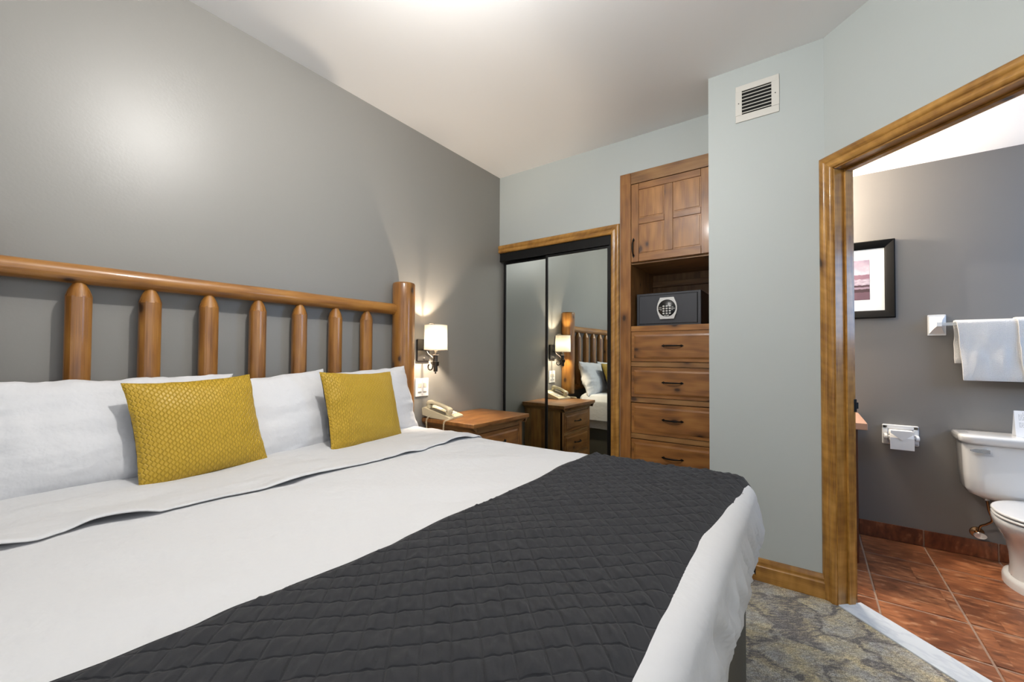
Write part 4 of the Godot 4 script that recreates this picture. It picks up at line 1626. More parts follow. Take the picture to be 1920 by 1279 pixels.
func make_phone() -> void:
	var t := thing("telephone", "cream corded desk telephone on the nightstand", "telephone", Vector3(2.012, 0.7095, -1.975), deg_to_rad(12))
	# own frame: x across (0 .. 0.185), z back is negative (0 .. -0.225)
	var prof := PackedVector2Array([Vector2(0, 0), Vector2(0, 0.012), Vector2(-0.012, 0.018), Vector2(-0.16, 0.060), Vector2(-0.205, 0.074), Vector2(-0.218, 0.074), Vector2(-0.222, 0.068), Vector2(-0.218, 0.022), Vector2(-0.15, 0.006), Vector2(-0.05, 0.0)])
	var s := Shape.new()
	s.slab(prof, Vector3(0.0, 0, 0), Vector3.BACK, Vector3.UP, Vector3.RIGHT, 0.185)
	part(t, "base", s, M.phone)
	# dished cradle rim beside the handset
	var tilt := Basis(Vector3.RIGHT, -0.0) 
	var slope := atan2(0.042, 0.148)
	var face := Transform3D(Basis(Vector3.RIGHT, slope), Vector3(0, 0.018, -0.012))
	s = Shape.new()
	for r in 4:
		for k in 3:
			s.box(Vector3(0.100 + k * 0.022, 0.0005, -0.036 - r * 0.02), Vector3(0.116 + k * 0.022, 0.005, -0.022 - r * 0.02), 0.002, 0, face)
	part(t, "keypad", s, M.white_plastic)
	s = Shape.new()
	s.box(Vector3(0.09, 0.0003, -0.165), Vector3(0.172, 0.002, -0.122), 0.001, 0, face)
	part(t, "name_card", s, M.white_plastic)
	s = Shape.new()
	s.box(Vector3(0.018, 0.0003, -0.17), Vector3(0.074, 0.0015, -0.035), 0.0, 0, face)
	part(t, "cradle", s, M.phone_dark)
	# handset: arched grip with an ear piece and a mouth piece
	var h := Node3D.new()
	h.name = "handset"
	t.add_child(h, true)
	h.transform = face
	s = Shape.new()
	var rows := []
	var uvr := []
	for i in 29:
		var u := i / 28.0
		var z := lerpf(-0.002, -0.212, u)
		var end := absf(u - 0.5) * 2.0
		var y := 0.034 + 0.014 * (1.0 - end * end)
		var rx := 0.0175 + 0.008 * smoothstep(0.6, 0.85, end)
		var ry := 0.0125 + 0.0085 * smoothstep(0.55, 0.85, end)
		var cap := sqrt(maxf(1.0 - pow(maxf(end - 0.88, 0.0) / 0.121, 2.0), 0.0004))
		var row := PackedVector3Array()
		var ur := PackedVector2Array()
		for k in 21:
			var a := TAU * k / 20.0
			var ca := signf(cos(a)) * pow(absf(cos(a)), 0.7)
			var sa := signf(sin(a)) * pow(absf(sin(a)), 0.7)
			row.append(Vector3(0.046 + rx * cap * ca, y - (0.006 * smoothstep(0.6, 0.9, end)) + ry * cap * sa, z))
			ur.append(Vector2(u, a))
		rows.append(row)
		uvr.append(ur)
	s.grid(rows, uvr, true, false)
	part(h, "grip", s, M.phone)
	for z in [-0.024, -0.19]:
		s = Shape.new()
		s.lathe([Vector2(0.019, 0.0), Vector2(0.021, 0.006), Vector2(0.021, 0.024)], 20, Transform3D(Basis.IDENTITY, Vector3(0.046, 0.001, z)))
		part(h, "ear_cup" if z < -0.1 else "mouth_cup", s, M.phone)
	# curly cord: leaves the handset, hangs over the edge of the nightstand in a loop and comes back to the base
	s = Shape.new()
	var path := [Vector3(0.046, 0.030, 0.005), Vector3(0.03, 0.02, 0.02), Vector3(-0.02, 0.012, 0.022), Vector3(-0.075, 0.0, 0.012), Vector3(-0.085, -0.05, 0.010), Vector3(-0.085, -0.14, 0.0), Vector3(-0.083, -0.2, -0.05), Vector3(-0.078, -0.17, -0.10), Vector3(-0.068, -0.08, -0.13), Vector3(-0.062, -0.008, -0.14), Vector3(-0.045, 0.012, -0.142), Vector3(0.0, 0.028, -0.145)]
	var cv := Curve3D.new()
	cv.bake_interval = 0.002
	for i in path.size():
		var a: Vector3 = path[maxi(i - 1, 0)]
		var b: Vector3 = path[mini(i + 1, path.size() - 1)]
		cv.add_point(path[i], (a - b) / 6.0, (b - a) / 6.0)
	var total := cv.get_baked_length()
	var pts := []
	var n := 620
	for i in n + 1:
		var l := total * i / n
		var p := cv.sample_baked(l, true)
		var dd := (cv.sample_baked(minf(l + 0.004, total), true) - cv.sample_baked(maxf(l - 0.004, 0.0), true)).normalized()
		var e1 := dd.cross(Vector3(0.2, 0.3, 0.93)).normalized()
		var e2 := dd.cross(e1)
		var ph := TAU * l / 0.0085
		var rr := 0.0045 * smoothstep(0.0, 0.06, l) * smoothstep(0.0, 0.05, total - l)
		pts.append(p + (e1 * cos(ph) + e2 * sin(ph)) * rr)
	s.tube(pts, 0.0015, 6)
	part(t, "coiled_cord", s, M.phone)

func make_sconce() -> void:
	var c := Vector3(1.985, 0, HEAD_Z + 0.135)
	var t := thing("wall_sconce", "dark metal wall sconce with a glowing cream drum shade beside the headboard", "wall lamp")
	var s := Shape.new()
	s.box(Vector3(1.927, 1.105, HEAD_Z), Vector3(2.041, 1.258, HEAD_Z + 0.018), 0.004)
	var bp := part(t, "backplate", s, M.pewter)
	s = Shape.new()
	s.lathe([Vector2(0.007, 0.0), Vector2(0.006, 0.006), Vector2(0.003, 0.009), Vector2(0.0001, 0.010)], 14, Transform3D(Basis(Vector3.RIGHT, PI / 2), Vector3(1.985, 1.128, HEAD_Z + 0.018)))
	part(bp, "thumb_nut", s, M.chrome)
	# shade: open drum with thickness and trims
	s = Shape.new()
	var r0 := 0.0765
	var r1 := 0.0795
	s.lathe([Vector2(r1, 1.184), Vector2(r0, 1.354)], 40, Transform3D(Basis.IDENTITY, c))
	part(t, "shade", s, M.shade)
	for e in [[r1, 1.184], [r0, 1.354]]:
		s = Shape.new()
		var ring := []
		for k in 41:
			var a := TAU * k / 40.0
			ring.append(c + Vector3(cos(a) * e[0], e[1], sin(a) * e[0]))
		s.tube(ring, 0.0022, 6)
		part(t, "shade_trim", s, M.switch_beige)
	s = Shape.new()
	s.lathe([Vector2(0.0001, 1.02), Vector2(0.004, 1.022), Vector2(0.006, 1.027), Vector2(0.003, 1.033), Vector2(0.013, 1.036), Vector2(0.0145, 1.04), Vector2(0.0145, 1.072), Vector2(0.019, 1.074), Vector2(0.0235, 1.079), Vector2(0.0235, 1.096), Vector2(0.0255, 1.099), Vector2(0.0255, 1.103), Vector2(0.014, 1.105), Vector2(0.014, 1.145), Vector2(0.026, 1.147), Vector2(0.026, 1.15), Vector2(0.011, 1.152), Vector2(0.011, 1.2), Vector2(0.0001, 1.2)], 22, Transform3D(Basis.IDENTITY, c))
	part(t, "stem", s, M.pewter)
	s = Shape.new()
	s.lathe([Vector2(0.0001, 1.2), Vector2(0.012, 1.205), Vector2(0.021, 1.225), Vector2(0.026, 1.25), Vector2(0.021, 1.275), Vector2(0.0001, 1.285)], 18, Transform3D(Basis.IDENTITY, c))
	part(t, "bulb", s, M.bulb)
	# S-shaped arm from the plate to the stem, and the thin hoop over the shade
	var arm := func(list: Array, r: float, called: String) -> void:
		var cv := Curve3D.new()
		cv.bake_interval = 0.004
		for i in list.size():
			var a: Vector3 = list[maxi(i - 1, 0)]
			var b: Vector3 = list[mini(i + 1, list.size() - 1)]
			cv.add_point(list[i], (a - b) / 6.0, (b - a) / 6.0)
		var sh := Shape.new()
		sh.tube(Array(cv.get_baked_points()), r, 10)
		part(t, called, sh, M.pewter)
	var z0 := HEAD_Z + 0.018
	arm.call([Vector3(1.985, 1.19, z0), Vector3(1.985, 1.183, z0 + 0.02), Vector3(1.985, 1.155, z0 + 0.045), Vector3(1.985, 1.138, z0 + 0.075), Vector3(1.985, 1.115, z0 + 0.095), Vector3(1.985, 1.09, z0 + 0.098)], 0.0045, "arm")
	var curl := []
	for k in 15:
		var a := deg_to_rad(20.0 + k * 22.0)
		var rr := lerpf(0.03, 0.017, k / 14.0)
		curl.append(Vector3(1.985, 1.068 - cos(a) * -rr, z0 + 0.062 + sin(a) * rr * 1.0))
	arm.call([Vector3(1.985, 1.088, c.z - 0.022)] + curl, 0.0048, "scroll")
	arm.call([Vector3(1.985, 1.235, z0), Vector3(1.985, 1.27, z0 + 0.012), Vector3(1.985, 1.34, z0 + 0.022), Vector3(1.985, 1.366, z0 + 0.05), Vector3(1.985, 1.368, z0 + 0.085), Vector3(1.985, 1.356, z0 + 0.112)], 0.0032, "hoop")
	omni("sconce_light", t, c + Vector3(0, 1.262, 0), 0.95, Color(1.0, 0.92, 0.82), 0.014)

func make_switches() -> void:
	var t := thing("switch_plate", "white two-gang wall switch plate under the sconce", "switch")
	var s := Shape.new()
	s.box(Vector3(1.922, 0.858, HEAD_Z), Vector3(2.042, 0.984, HEAD_Z + 0.006), 0.003)
	part(t, "plate", s, M.white_plastic)
	for x in [1.958, 2.006]:
		s = Shape.new()
		s.box(Vector3(x - 0.0165, 0.888, HEAD_Z + 0.005), Vector3(x + 0.0165, 0.954, HEAD_Z + 0.0085), 0.001)
		var k := part(t, "rocker", s, M.white_plastic)
		s = Shape.new()
		s.box(Vector3(x - 0.014, 0.921, HEAD_Z + 0.008), Vector3(x + 0.014, 0.951, HEAD_Z + 0.010), 0.001)
		part(k, "paddle", s, M.switch_beige)
		s = Shape.new()
		s.box(Vector3(x - 0.014, 0.889, HEAD_Z + 0.008), Vector3(x + 0.014, 0.892, HEAD_Z + 0.0092), 0.0)
		part(k, "slot", s, M.phone_dark)

func make_ceiling_light() -> void:
	var t := thing("ceiling_light", "shallow frosted glass bowl light hung close under the ceiling, above the picture", "ceiling light", Vector3(0.75, ROOM_TOP, -0.85))
	var s := Shape.new()
	s.lathe([Vector2(0.0001, -0.02), Vector2(0.045, -0.02), Vector2(0.05, -0.015), Vector2(0.05, 0.0)], 28)
	part(t, "canopy", s, M.pewter)
	for k in 3:
		s = Shape.new()
		var a := TAU * k / 3.0
		s.tube([Vector3(cos(a) * 0.035, -0.018, sin(a) * 0.035), Vector3(cos(a) * 0.15, -0.14, sin(a) * 0.15)], 0.003, 8)
		part(t, "hanger", s, M.pewter)
	s = Shape.new()
	var p := [Vector2(0.0001, -0.205)]
	for k in range(1, 9):
		var a := PI / 2 * k / 8.0
		p.append(Vector2(0.155 * sin(a), -0.14 - 0.065 * cos(a)))
	s.lathe(p, 40)
	part(t, "glass_bowl", s, M.opal)
	omni("ceiling_glow", t, Vector3(0, -0.17, 0), 2.5, Color(1.0, 0.988, 0.972), 0.035)

# ---------------------------------------------------------------- bathroom
func make_toilet() -> void:
	var t := thing("toilet", "white two-piece toilet with closed lid in the bathroom", "toilet")
	var zc := 0.93
	var xw := BATH_X
	# tank: tapering body with chamfered front corners
	var s := Shape.new()
	var rows := []
	var uvr := []
	var out := func(hw: float, d: float, ch: float) -> Array:
		var b := xw - 0.012
		return [Vector2(b, -hw), Vector2(b - d + ch * 0.9, -hw), Vector2(b - d + ch * 0.35, -hw + ch * 0.28), Vector2(b - d, -hw + ch), Vector2(b - d - 0.008, 0.0), Vector2(b - d, hw - ch), Vector2(b - d + ch * 0.35, hw - ch * 0.28), Vector2(b - d + ch * 0.9, hw), Vector2(b, hw), Vector2(b, -hw)]
	for e in [[0.680, 0.234, 0.185, 0.065], [0.60, 0.231, 0.182, 0.065], [0.50, 0.226, 0.175, 0.065], [0.42, 0.219, 0.17, 0.065], [0.39, 0.203, 0.155, 0.07], [0.372, 0.173, 0.14, 0.07], [0.365, 0.12, 0.12, 0.06], [0.364, 0.01, 0.06, 0.005]]:
		var row := PackedVector3Array()
		var ur := PackedVector2Array()
		for q in out.call(e[1], e[2], e[3]):
			row.append(Vector3(q.x, e[0], zc + q.y))
			ur.append(q)
		rows.append(row)
		uvr.append(ur)
	s.grid(rows, uvr, true, true)
	var tank := part(t, "tank", s, M.china)
	# lid
	s = Shape.new()
	rows = []
	uvr = []
	for e in [[0.678, 0.236, 0.188, 0.06], [0.682, 0.246, 0.198, 0.055], [0.692, 0.252, 0.205, 0.05], [0.712, 0.255, 0.208, 0.05], [0.722, 0.252, 0.205, 0.05], [0.727, 0.244, 0.197, 0.05], [0.729, 0.2, 0.15, 0.04], [0.729, 0.01, 0.02, 0.004]]:
		var row := PackedVector3Array()
		var ur := PackedVector2Array()
		for q in out.call(e[1], e[2], e[3]):
			row.append(Vector3(q.x, e[0], zc + q.y))
			ur.append(q)
		rows.append(row)
		uvr.append(ur)
	s.grid(rows, uvr, true, false)
	part(t, "tank_lid", s, M.china)
	# flush lever
	s = Shape.new()
	var lx := xw - 0.012 - 0.186
	s.slab(PackedVector2Array([Vector2(-0.047, 0.004), Vector2(-0.03, 0.010), Vector2(0.0, 0.012), Vector2(0.026, 0.010), Vector2(0.026, -0.010), Vector2(0.0, -0.011), Vector2(-0.03, -0.008), Vector2(-0.047, -0.002)]), Vector3(lx - 0.014, 0.645, zc - 0.172), Vector3.BACK, Vector3.UP, Vector3.LEFT, 0.009)
	s.lathe([Vector2(0.012, 0.0), Vector2(0.012, 0.016), Vector2(0.009, 0.018), Vector2(0.0001, 0.018)], 14, Transform3D(Basis(Quaternion(Vector3.UP, Vector3.LEFT)), Vector3(lx + 0.004, 0.645, zc - 0.159)))
	part(tank, "flush_lever", s, M.chrome)
	# bowl: ellipse sections from the rim down to the foot; x forward is negative
	s = Shape.new()
	rows = []
	uvr = []
	var xc := xw - 0.20
	for e in [[0.366, 0.01, 0.46, 0.0, 0.02], [0.366, 0.178, 0.46, 0.0, 0.5], [0.36, 0.186, 0.47, 0.0, 0.5], [0.338, 0.184, 0.465, 0.0, 0.5], [0.305, 0.172, 0.44, 0.0, 0.48], [0.27, 0.150, 0.39, 0.01, 0.45], [0.22, 0.125, 0.33, 0.02, 0.42], [0.16, 0.108, 0.29, 0.03, 0.4], [0.10, 0.103, 0.28, 0.03, 0.4], [0.05, 0.108, 0.285, 0.03, 0.4], [0.0, 0.112, 0.29, 0.03, 0.4]]:
		var row := PackedVector3Array()
		var ur := PackedVector2Array()
		var len: float = e[2]
		var w: float = e[1]
		for k in 49:
			var a := TAU * k / 48.0
			var ca := cos(a)
			# long egg: front at -x
			var px := xc + 0.03 - len * 0.5 + len * 0.5 * ca
			var pz := w * sin(a) * (1.0 - 0.10 * ca if ca < 0 else 1.0)
			row.append(Vector3(px, e[0], zc + pz))
			ur.append(Vector2(px, pz))
		rows.append(row)
		uvr.append(ur)
	s.grid(rows, uvr, true, true)
	part(t, "bowl", s, M.china)
	# foot flange with bolt cap
	s = Shape.new()
	rows = []
	uvr = []
	for e in [[0.0, 1.0], [0.03, 1.0], [0.045, 0.95], [0.052, 0.8], [0.052, 0.02]]:
		var row := PackedVector3Array()
		var ur := PackedVector2Array()
		for k in 41:
			var a := TAU * k / 40.0
			row.append(Vector3(xw - 0.31 + cos(a) * 0.20 * e[1], e[0], zc + sin(a) * 0.128 * e[1]))
			ur.append(Vector2(a, e[0]))
		rows.append(row)
		uvr.append(ur)
	s.grid(rows, uvr, true, false)
	part(t, "foot", s, M.china)
	s = Shape.new()
	s.lathe([Vector2(0.011, 0.0), Vector2(0.011, 0.004), Vector2(0.005, 0.006), Vector2(0.005, 0.018), Vector2(0.0001, 0.018)], 10, Transform3D(Basis.IDENTITY, Vector3(xw - 0.33, 0.05, zc - 0.098)))
	part(t, "floor_bolt", s, M.pewter)
	for k in 2:
		s = Shape.new()
		rows = []
		uvr = []
		var y := 0.368 if k == 0 else 0.386
		var prof := [[0.0, 0.95], [0.003, 0.985], [0.008, 1.0], [0.013, 0.985], [0.016, 0.95], [0.018, 0.7], [0.019, 0.02]]
		for e in prof:
			var row := PackedVector3Array()
			var ur := PackedVector2Array()
			for i in 49:
				var a := TAU * i / 48.0
				var ca := cos(a)
				row.append(Vector3(xc + 0.005 - 0.222 + 0.228 * ca * e[1], y + e[0] + (0.004 * (1.0 - e[1]) if k == 1 else 0.0), zc + 0.19 * e[1] * sin(a) * (1.0 - 0.08 * ca if ca < 0 else 1.0)))
				ur.append(Vector2(a, e[0]))
			rows.append(row)
			uvr.append(ur)
		s.grid(rows, uvr, true, false)
		part(t, "seat" if k == 0 else "lid", s, M.china)
	# water supply: stop valve on the wall and bent riser
	var v := thing("supply_valve", "brass water stop valve and bent riser pipe beneath the toilet tank", "valve")
	s = Shape.new()
	var to_room := Basis(Quaternion(Vector3.UP, Vector3.LEFT))
	s.lathe([Vector2(0.031, 0.0), Vector2(0.029, 0.006), Vector2(0.018, 0.011), Vector2(0.012, 0.012), Vector2(0.012, 0.05), Vector2(0.0001, 0.05)], 24, Transform3D(to_room, Vector3(BATH_X, 0.142, 0.778)))
	part(v, "escutcheon", s, M.brass)
	s = Shape.new()
	s.lathe([Vector2(0.0001, 0.0), Vector2(0.022, 0.002), Vector2(0.025, 0.006), Vector2(0.022, 0.012), Vector2(0.0001, 0.014)], 18, Transform3D(to_room.scaled_local(Vector3(0.75, 1, 1.15)), Vector3(BATH_X - 0.056, 0.142, 0.778)))
	part(v, "handle", s, M.chrome)
	s = Shape.new()
	var cv := Curve3D.new()
	cv.bake_interval = 0.008
	var list := [Vector3(BATH_X - 0.042, 0.150, 0.778), Vector3(BATH_X - 0.045, 0.19, 0.782), Vector3(BATH_X - 0.06, 0.215, 0.805), Vector3(BATH_X - 0.075, 0.245, 0.822), Vector3(BATH_X - 0.09, 0.30, 0.806), Vector3(BATH_X - 0.10, 0.375, 0.795)]
	for i in list.size():
		var a: Vector3 = list[maxi(i - 1, 0)]
		var b: Vector3 = list[mini(i + 1, list.size() - 1)]
		cv.add_point(list[i], (a - b) / 6.0, (b - a) / 6.0)
	s.tube(Array(cv.get_baked_points()), 0.006, 10)
	part(v, "riser", s, M.brass)
	s = Shape.new()
	s.lathe([Vector2(0.016, 0.358), Vector2(0.016, 0.376)], 12, Transform3D(Basis.IDENTITY, Vector3(BATH_X - 0.10, 0, 0.795)), true)
	part(v, "coupling_nut", s, M.chrome)
	# folded card standing on the tank
	var card := thing("tent_card", "white printed card standing on the toilet tank", "card", Vector3(3.415, 0.7295, 0.955), deg_to_rad(-90))
	s = Shape.new()
	for e in [-1.0, 1.0]:
		var b := Basis(Vector3.RIGHT, deg_to_rad(-12.0 * e))
		var o := Vector3(0, 0, 0.03 * e)
		var p := [o + b * Vector3(-0.06, 0, 0), o + b * Vector3(0.06, 0, 0), o + b * Vector3(0.06, 0.142, 0), o + b * Vector3(-0.06, 0.142, 0)]
		var n := b * Vector3(0, 0, e)
		var u := [Vector2(0, 1), Vector2(1, 1), Vector2(1, 0), Vector2(0, 0)]
		if e < 0:
			u = [Vector2(1, 1), Vector2(0, 1), Vector2(0, 0), Vector2(1, 0)]
		s.quad(p, [n, n, n, n], u)
		var th := n * -0.0006
		s.quad([p[0] + th, p[1] + th, p[2] + th, p[3] + th], [-n, -n, -n, -n], [Vector2(0.02, 0.02), Vector2(0.02, 0.02), Vector2(0.02, 0.02), Vector2(0.02, 0.02)])
	part(card, "printed_sheet", s, M.card)

func make_towel_bar() -> void:
	var t := thing("towel_bar", "clear towel bar on square white ceramic brackets", "towel bar")
	for z in [0.6245, 1.20]:
		var s := Shape.new()
		var x := BATH_X
		s.box(Vector3(x - 0.010, 1.285, z - 0.04), Vector3(x, 1.412, z + 0.04), 0.005)
		# four-sided horn narrowing to the bar socket
		var B := [Vector3(x - 0.008, 1.292, z - 0.036), Vector3(x - 0.008, 1.292, z + 0.036), Vector3(x - 0.008, 1.405, z + 0.036), Vector3(x - 0.008, 1.405, z - 0.036)]
		var C := [Vector3(x - 0.07, 1.338, z - 0.011), Vector3(x - 0.07, 1.338, z + 0.011), Vector3(x - 0.07, 1.362, z + 0.011), Vector3(x - 0.07, 1.362, z - 0.011)]
		var ns := [Vector3(-0.5, -1, 0), Vector3(-0.5, 0, 1), Vector3(-0.5, 1, 0), Vector3(-0.5, 0, -1)]
		for k in 4:
			var j := (k + 1) % 4
			var n: Vector3 = ns[k].normalized()
			var mid0: Vector3 = (B[k] * 0.35 + C[k] * 0.65)
			var mid1: Vector3 = (B[j] * 0.35 + C[j] * 0.65)
			mid0 = Vector3(x - 0.028, mid0.y, mid0.z)
			mid1 = Vector3(x - 0.028, mid1.y, mid1.z)
			s.quad([B[k], B[j], mid1, mid0], [n, n, n, n], [Vector2.ZERO, Vector2.ZERO, Vector2.ZERO, Vector2.ZERO])
			s.quad([mid0, mid1, C[j], C[k]], [n, n, n, n], [Vector2.ZERO, Vector2.ZERO, Vector2.ZERO, Vector2.ZERO])
		s.quad(C, [Vector3.LEFT, Vector3.LEFT, Vector3.LEFT, Vector3.LEFT], [Vector2.ZERO, Vector2.ZERO, Vector2.ZERO, Vector2.ZERO])
		part(t, "bracket", s, M.china)
	var s := Shape.new()
	s.box(Vector3(BATH_X - 0.068, 1.341, 0.625), Vector3(BATH_X - 0.050, 1.359, 1.20), 0.002, 2)
	part(t, "bar", s, M.acrylic)
	for k in 2:
		var w := thing("towel", "white towel folded over the bar end nearer the bracket" if k == 0 else "white towel on the bar above the toilet tank, partly over the other towel", "towel", Vector3.ZERO, 0.0, "white bath towels")
		s = Shape.new()
		var z0 := 0.698 if k == 0 else 0.925
		var z1 := 0.955 if k == 0 else 1.16
		var yf := 1.022 if k == 0 else 1.014
		var yb := 1.12
		var R := 0.021 if k == 0 else 0.028
		var ax := BATH_X - 0.059
		var nn := noise(90 + k, 1.0, 2)
		var rows := []
		var uvr := []
		var prof := []
		# inner and outer faces so the towel has thickness
		for side in 2:
			var rr := R if side == 0 else R - 0.009
			var list := []
			for i in 12: list.append([Vector2(-rr, lerpf(yf + (0.004 if side else 0.0), 1.35, i / 12.0)), i / 12.0])
			for i in 9:
				var a := PI * i / 8.0
				list.append([Vector2(-rr * cos(a), 1.352 + rr * sin(a)), 1.0])
			for i in range(1, 9): list.append([Vector2(rr, lerpf(1.352, yb, i / 8.0)), 1.0 - i / 8.0])
			if side == 1:
				list.reverse()
			prof.append_array(list)
		prof.append(prof[0])
		for i in 25:
			var z := lerpf(z0, z1, i / 24.0)
			var row := PackedVector3Array()
			var ur := PackedVector2Array()
			for q in prof:
				var p: Vector2 = q[0]
				var drop := (1.352 - p.y)
				var wv := 0.007 * nn.get_noise_2d(z * 9.0, p.y * 4.0) * clampf(drop * 6.0, 0.0, 1.0)
				var zz := z + (0.022 * drop / 0.33 * (1.0 - i / 24.0) if p.x < 0.0 else -0.008 * (1.0 - i / 24.0)) + 0.004 * nn.get_noise_1d(p.y * 10.0)
				row.append(Vector3(minf(ax + p.x + wv, BATH_X - 0.006), p.y, zz))
				ur.append(Vector2(z, p.y))
			rows.append(row)
			uvr.append(ur)
		s.grid(rows, uvr, true, false)
		for e in 2:
			var row: PackedVector3Array = rows[0 if e == 0 else 24]
			var n := Vector3(0, 0, -1 if e == 0 else 1)
			var half := int((prof.size() - 1) / 2)
			for i in half - 1:
				var a := row[i]
				var b := row[i + 1]
				var c2 := row[2 * half - 1 - i]
				var d := row[2 * half - 2 - i]
				s.quad([a, b, d, c2], [n, n, n, n], [Vector2.ZERO, Vector2.ZERO, Vector2.ZERO, Vector2.ZERO])
		part(w, "terry_cloth", s, M.towel)

func make_paper_holder() -> void:
	var t := thing("paper_holder", "white ceramic toilet paper holder set on the grey bathroom wall", "paper holder")
	var x := BATH_X
	var s := Shape.new()
	var z0 := 0.370
	var z1 := 0.540
	# frame round a shallow recess
	s.box(Vector3(x - 0.018, 0.700, z0), Vector3(x, 0.728, z1), 0.007)
	s.box(Vector3(x - 0.018, 0.604, z0), Vector3(x, 0.620, z1), 0.006)
	s.box(Vector3(x - 0.018, 0.606, z0), Vector3(x, 0.726, z0 + 0.028), 0.007)
	s.box(Vector3(x - 0.018, 0.606, z1 - 0.028), Vector3(x, 0.726, z1), 0.007)
	s.box(Vector3(x - 0.004, 0.61, z0 + 0.01), Vector3(x, 0.72, z1 - 0.01), 0.0)
	part(t, "frame", s, M.china)
	for z in [z0 + 0.004, z1 - 0.022]:
		s = Shape.new()
		s.lathe([Vector2(0.0001, 0.0), Vector2(0.014, 0.0), Vector2(0.018, 0.003), Vector2(0.018, 0.015), Vector2(0.014, 0.018), Vector2(0.0001, 0.018)], 18, Transform3D(Basis(Vector3.RIGHT, PI / 2), Vector3(x - 0.052, 0.657, z)))
		s.box(Vector3(x - 0.055, 0.640, z), Vector3(x - 0.01, 0.674, z + 0.018), 0.005)
		part(t, "arm", s, M.china)
	s = Shape.new()
	s.lathe([Vector2(0.007, 0.375), Vector2(0.007, 0.52)], 12, Transform3D(Basis(Vector3.RIGHT, PI / 2), Vector3(x - 0.052, 0.657, 0)))
	part(t, "spindle", s, M.china)
	var r := thing("toilet_paper", "toilet paper roll with its end folded to a point", "toilet paper")
	s = Shape.new()
	var c := Vector3(x - 0.052, 0.657, 0)
	s.lathe([Vector2(0.02, 0.400), Vector2(0.044, 0.400), Vector2(0.046, 0.402), Vector2(0.046, 0.503), Vector2(0.044, 0.505), Vector2(0.02, 0.505), Vector2(0.02, 0.400)], 32, Transform3D(Basis(Vector3.RIGHT, PI / 2), c))
	var roll := part(r, "roll", s, M.paper)
	# hanging sheet
	s = Shape.new()
	s.box(Vector3(x - 0.1005, 0.588, 0.398), Vector3(x - 0.0985, 0.66, 0.507), 0.0005)
	part(r, "loose_sheet", s, M.paper)
	# folded point lying on the front
	s = Shape.new()
	s.slab(PackedVector2Array([Vector2(0.400, 0.046), Vector2(0.506, 0.046), Vector2(0.506, 0.030), Vector2(0.454, -0.012), Vector2(0.400, 0.030)]), Vector3(x - 0.1012, 0.657, 0), Vector3.BACK, Vector3.UP, Vector3.LEFT, 0.0022)
	part(r, "folded_point", s, M.paper)

func make_picture() -> void:
	var t := thing("framed_picture", "framed misty seascape print with a wide white mat on the bathroom wall", "picture")
	var x := BATH_X
	var z0 := 0.02
	var z1 := 0.441
	var y0 := 1.404
	var y1 := 1.905
	var fw := 0.05
	var fr := [Vector2(0, 0), Vector2(0, 0.024), Vector2(0.006, 0.028), Vector2(0.040, 0.020), Vector2(0.048, 0.014), Vector2(fw, 0.010), Vector2(fw, 0)]
	var s := Shape.new()
	s.mould(fr, Vector3(x, y0, z0), Vector3(x, y0, z1), Vector3.UP, Vector3.LEFT, 1, 1)
	s.mould(fr, Vector3(x, y1, z0), Vector3(x, y1, z1), Vector3.DOWN, Vector3.LEFT, 1, 1)
	s.mould(fr, Vector3(x, y0, z0), Vector3(x, y1, z0), Vector3.BACK, Vector3.LEFT, 1, 1)
	s.mould(fr, Vector3(x, y0, z1), Vector3(x, y1, z1), Vector3.FORWARD, Vector3.LEFT, 1, 1)
	part(t, "frame", s, M.frame)
	s = Shape.new()
	s.box(Vector3(x - 0.008, y0 + fw - 0.002, z0 + fw - 0.002), Vector3(x - 0.004, y1 - fw + 0.002, z1 - fw + 0.002), 0.0)
	part(t, "mat_board", s, M.mat_board)
	s = Shape.new()
	var l := Vector3.LEFT
	s.quad([Vector3(x - 0.0086, 1.526, 0.142), Vector3(x - 0.0086, 1.526, 0.319), Vector3(x - 0.0086, 1.787, 0.319), Vector3(x - 0.0086, 1.787, 0.142)], [l, l, l, l], [Vector2(0, 1), Vector2(1, 1), Vector2(1, 0), Vector2(0, 0)])
	part(t, "print", s, M.seascape)

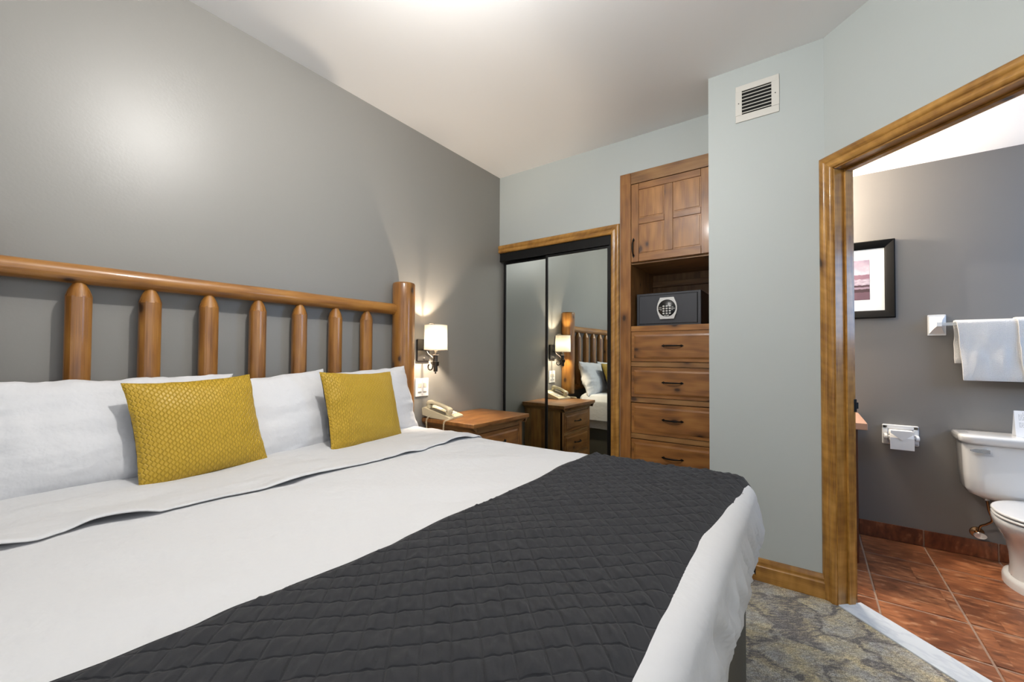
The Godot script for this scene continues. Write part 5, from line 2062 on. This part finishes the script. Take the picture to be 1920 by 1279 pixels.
func make_vanity() -> void:
	var t := thing("vanity", "dark wood vanity with a pinkish stone counter, just past the door jamb", "vanity")
	var s := Shape.new()
	s.box(Vector3(3.0, 0.748, -0.44), Vector3(BATH_X, 0.787, 0.257), 0.004, 2)
	part(t, "counter", s, M.counter)
	s = Shape.new()
	s.shift = Vector2(0.2, 0.2)
	s.box(Vector3(3.02, 0.0, 0.195), Vector3(BATH_X - 0.013, 0.748, 0.216), 0.003)
	part(t, "end_panel", s, M.vanity_wood)
	s = Shape.new()
	s.box(Vector3(3.04, 0.09, -0.438), Vector3(BATH_X - 0.013, 0.748, 0.195), 0.002)
	part(t, "body", s, M.vanity_wood)
	for e in [[-0.43, -0.135], [-0.129, 0.186]]:
		s = Shape.new()
		s.box(Vector3(3.022, 0.11, e[0]), Vector3(3.04, 0.735, e[1]), 0.003)
		var d := part(t, "door", s, M.vanity_wood)
		s = Shape.new()
		s.lathe([Vector2(0.005, 0.0), Vector2(0.005, 0.012), Vector2(0.012, 0.016), Vector2(0.012, 0.022), Vector2(0.0001, 0.026)], 12, Transform3D(Basis(Quaternion(Vector3.UP, Vector3.LEFT)), Vector3(3.022, 0.66, -0.165 if e[0] < -0.2 else -0.1)))
		part(d, "knob", s, M.iron)
	# bulb bar above, out of sight behind the jamb
	var b := thing("vanity_light", "three-bulb vanity light above the counter, hidden past the door jamb", "wall lamp", Vector3(BATH_X, 2.02, -0.2))
	s = Shape.new()
	s.box(Vector3(-0.03, -0.05, -0.2), Vector3(0, 0.05, 0.2), 0.006)
	part(b, "back_bar", s, M.chrome)
	for k in 3:
		s = Shape.new()
		s.lathe([Vector2(0.0001, -0.045), Vector2(0.025, -0.038), Vector2(0.042, -0.015), Vector2(0.045, 0.0), Vector2(0.042, 0.015), Vector2(0.025, 0.038), Vector2(0.0001, 0.045)], 20, Transform3D(Basis.IDENTITY, Vector3(-0.085, 0, -0.135 + 0.135 * k)))
		part(b, "bulb", s, M.bulb)
		s = Shape.new()
		s.lathe([Vector2(0.018, 0.0), Vector2(0.018, 0.045)], 14, Transform3D(Basis(Quaternion(Vector3.UP, Vector3.LEFT)), Vector3(-0.02, 0, -0.135 + 0.135 * k)))
		part(b, "socket", s, M.chrome)
		omni("vanity_glow", b, Vector3(-0.085, 0, -0.135 + 0.135 * k), 1.45, Color(1.0, 0.93, 0.84), 0.045)

func _ready() -> void:
	rng.seed = 7
	make_camera()
	make_light()
	bumps = noise(11, 1.0, 2)
	folds = noise(12, 1.0, 2)
	fine = noise(13, 1.0, 2)
	make_materials()
	make_room()
	make_doorway()
	make_baseboards()
	make_ceiling_light()
	make_headboard()
	make_bed()
	make_closet()
	make_cabinet()
	make_nightstand()
	make_pillows()
	make_toilet()
	make_vanity()
	make_sconce()
	make_safe()
	make_phone()
	make_vent()
	make_switches()
	make_towel_bar()
	make_paper_holder()
	make_picture()
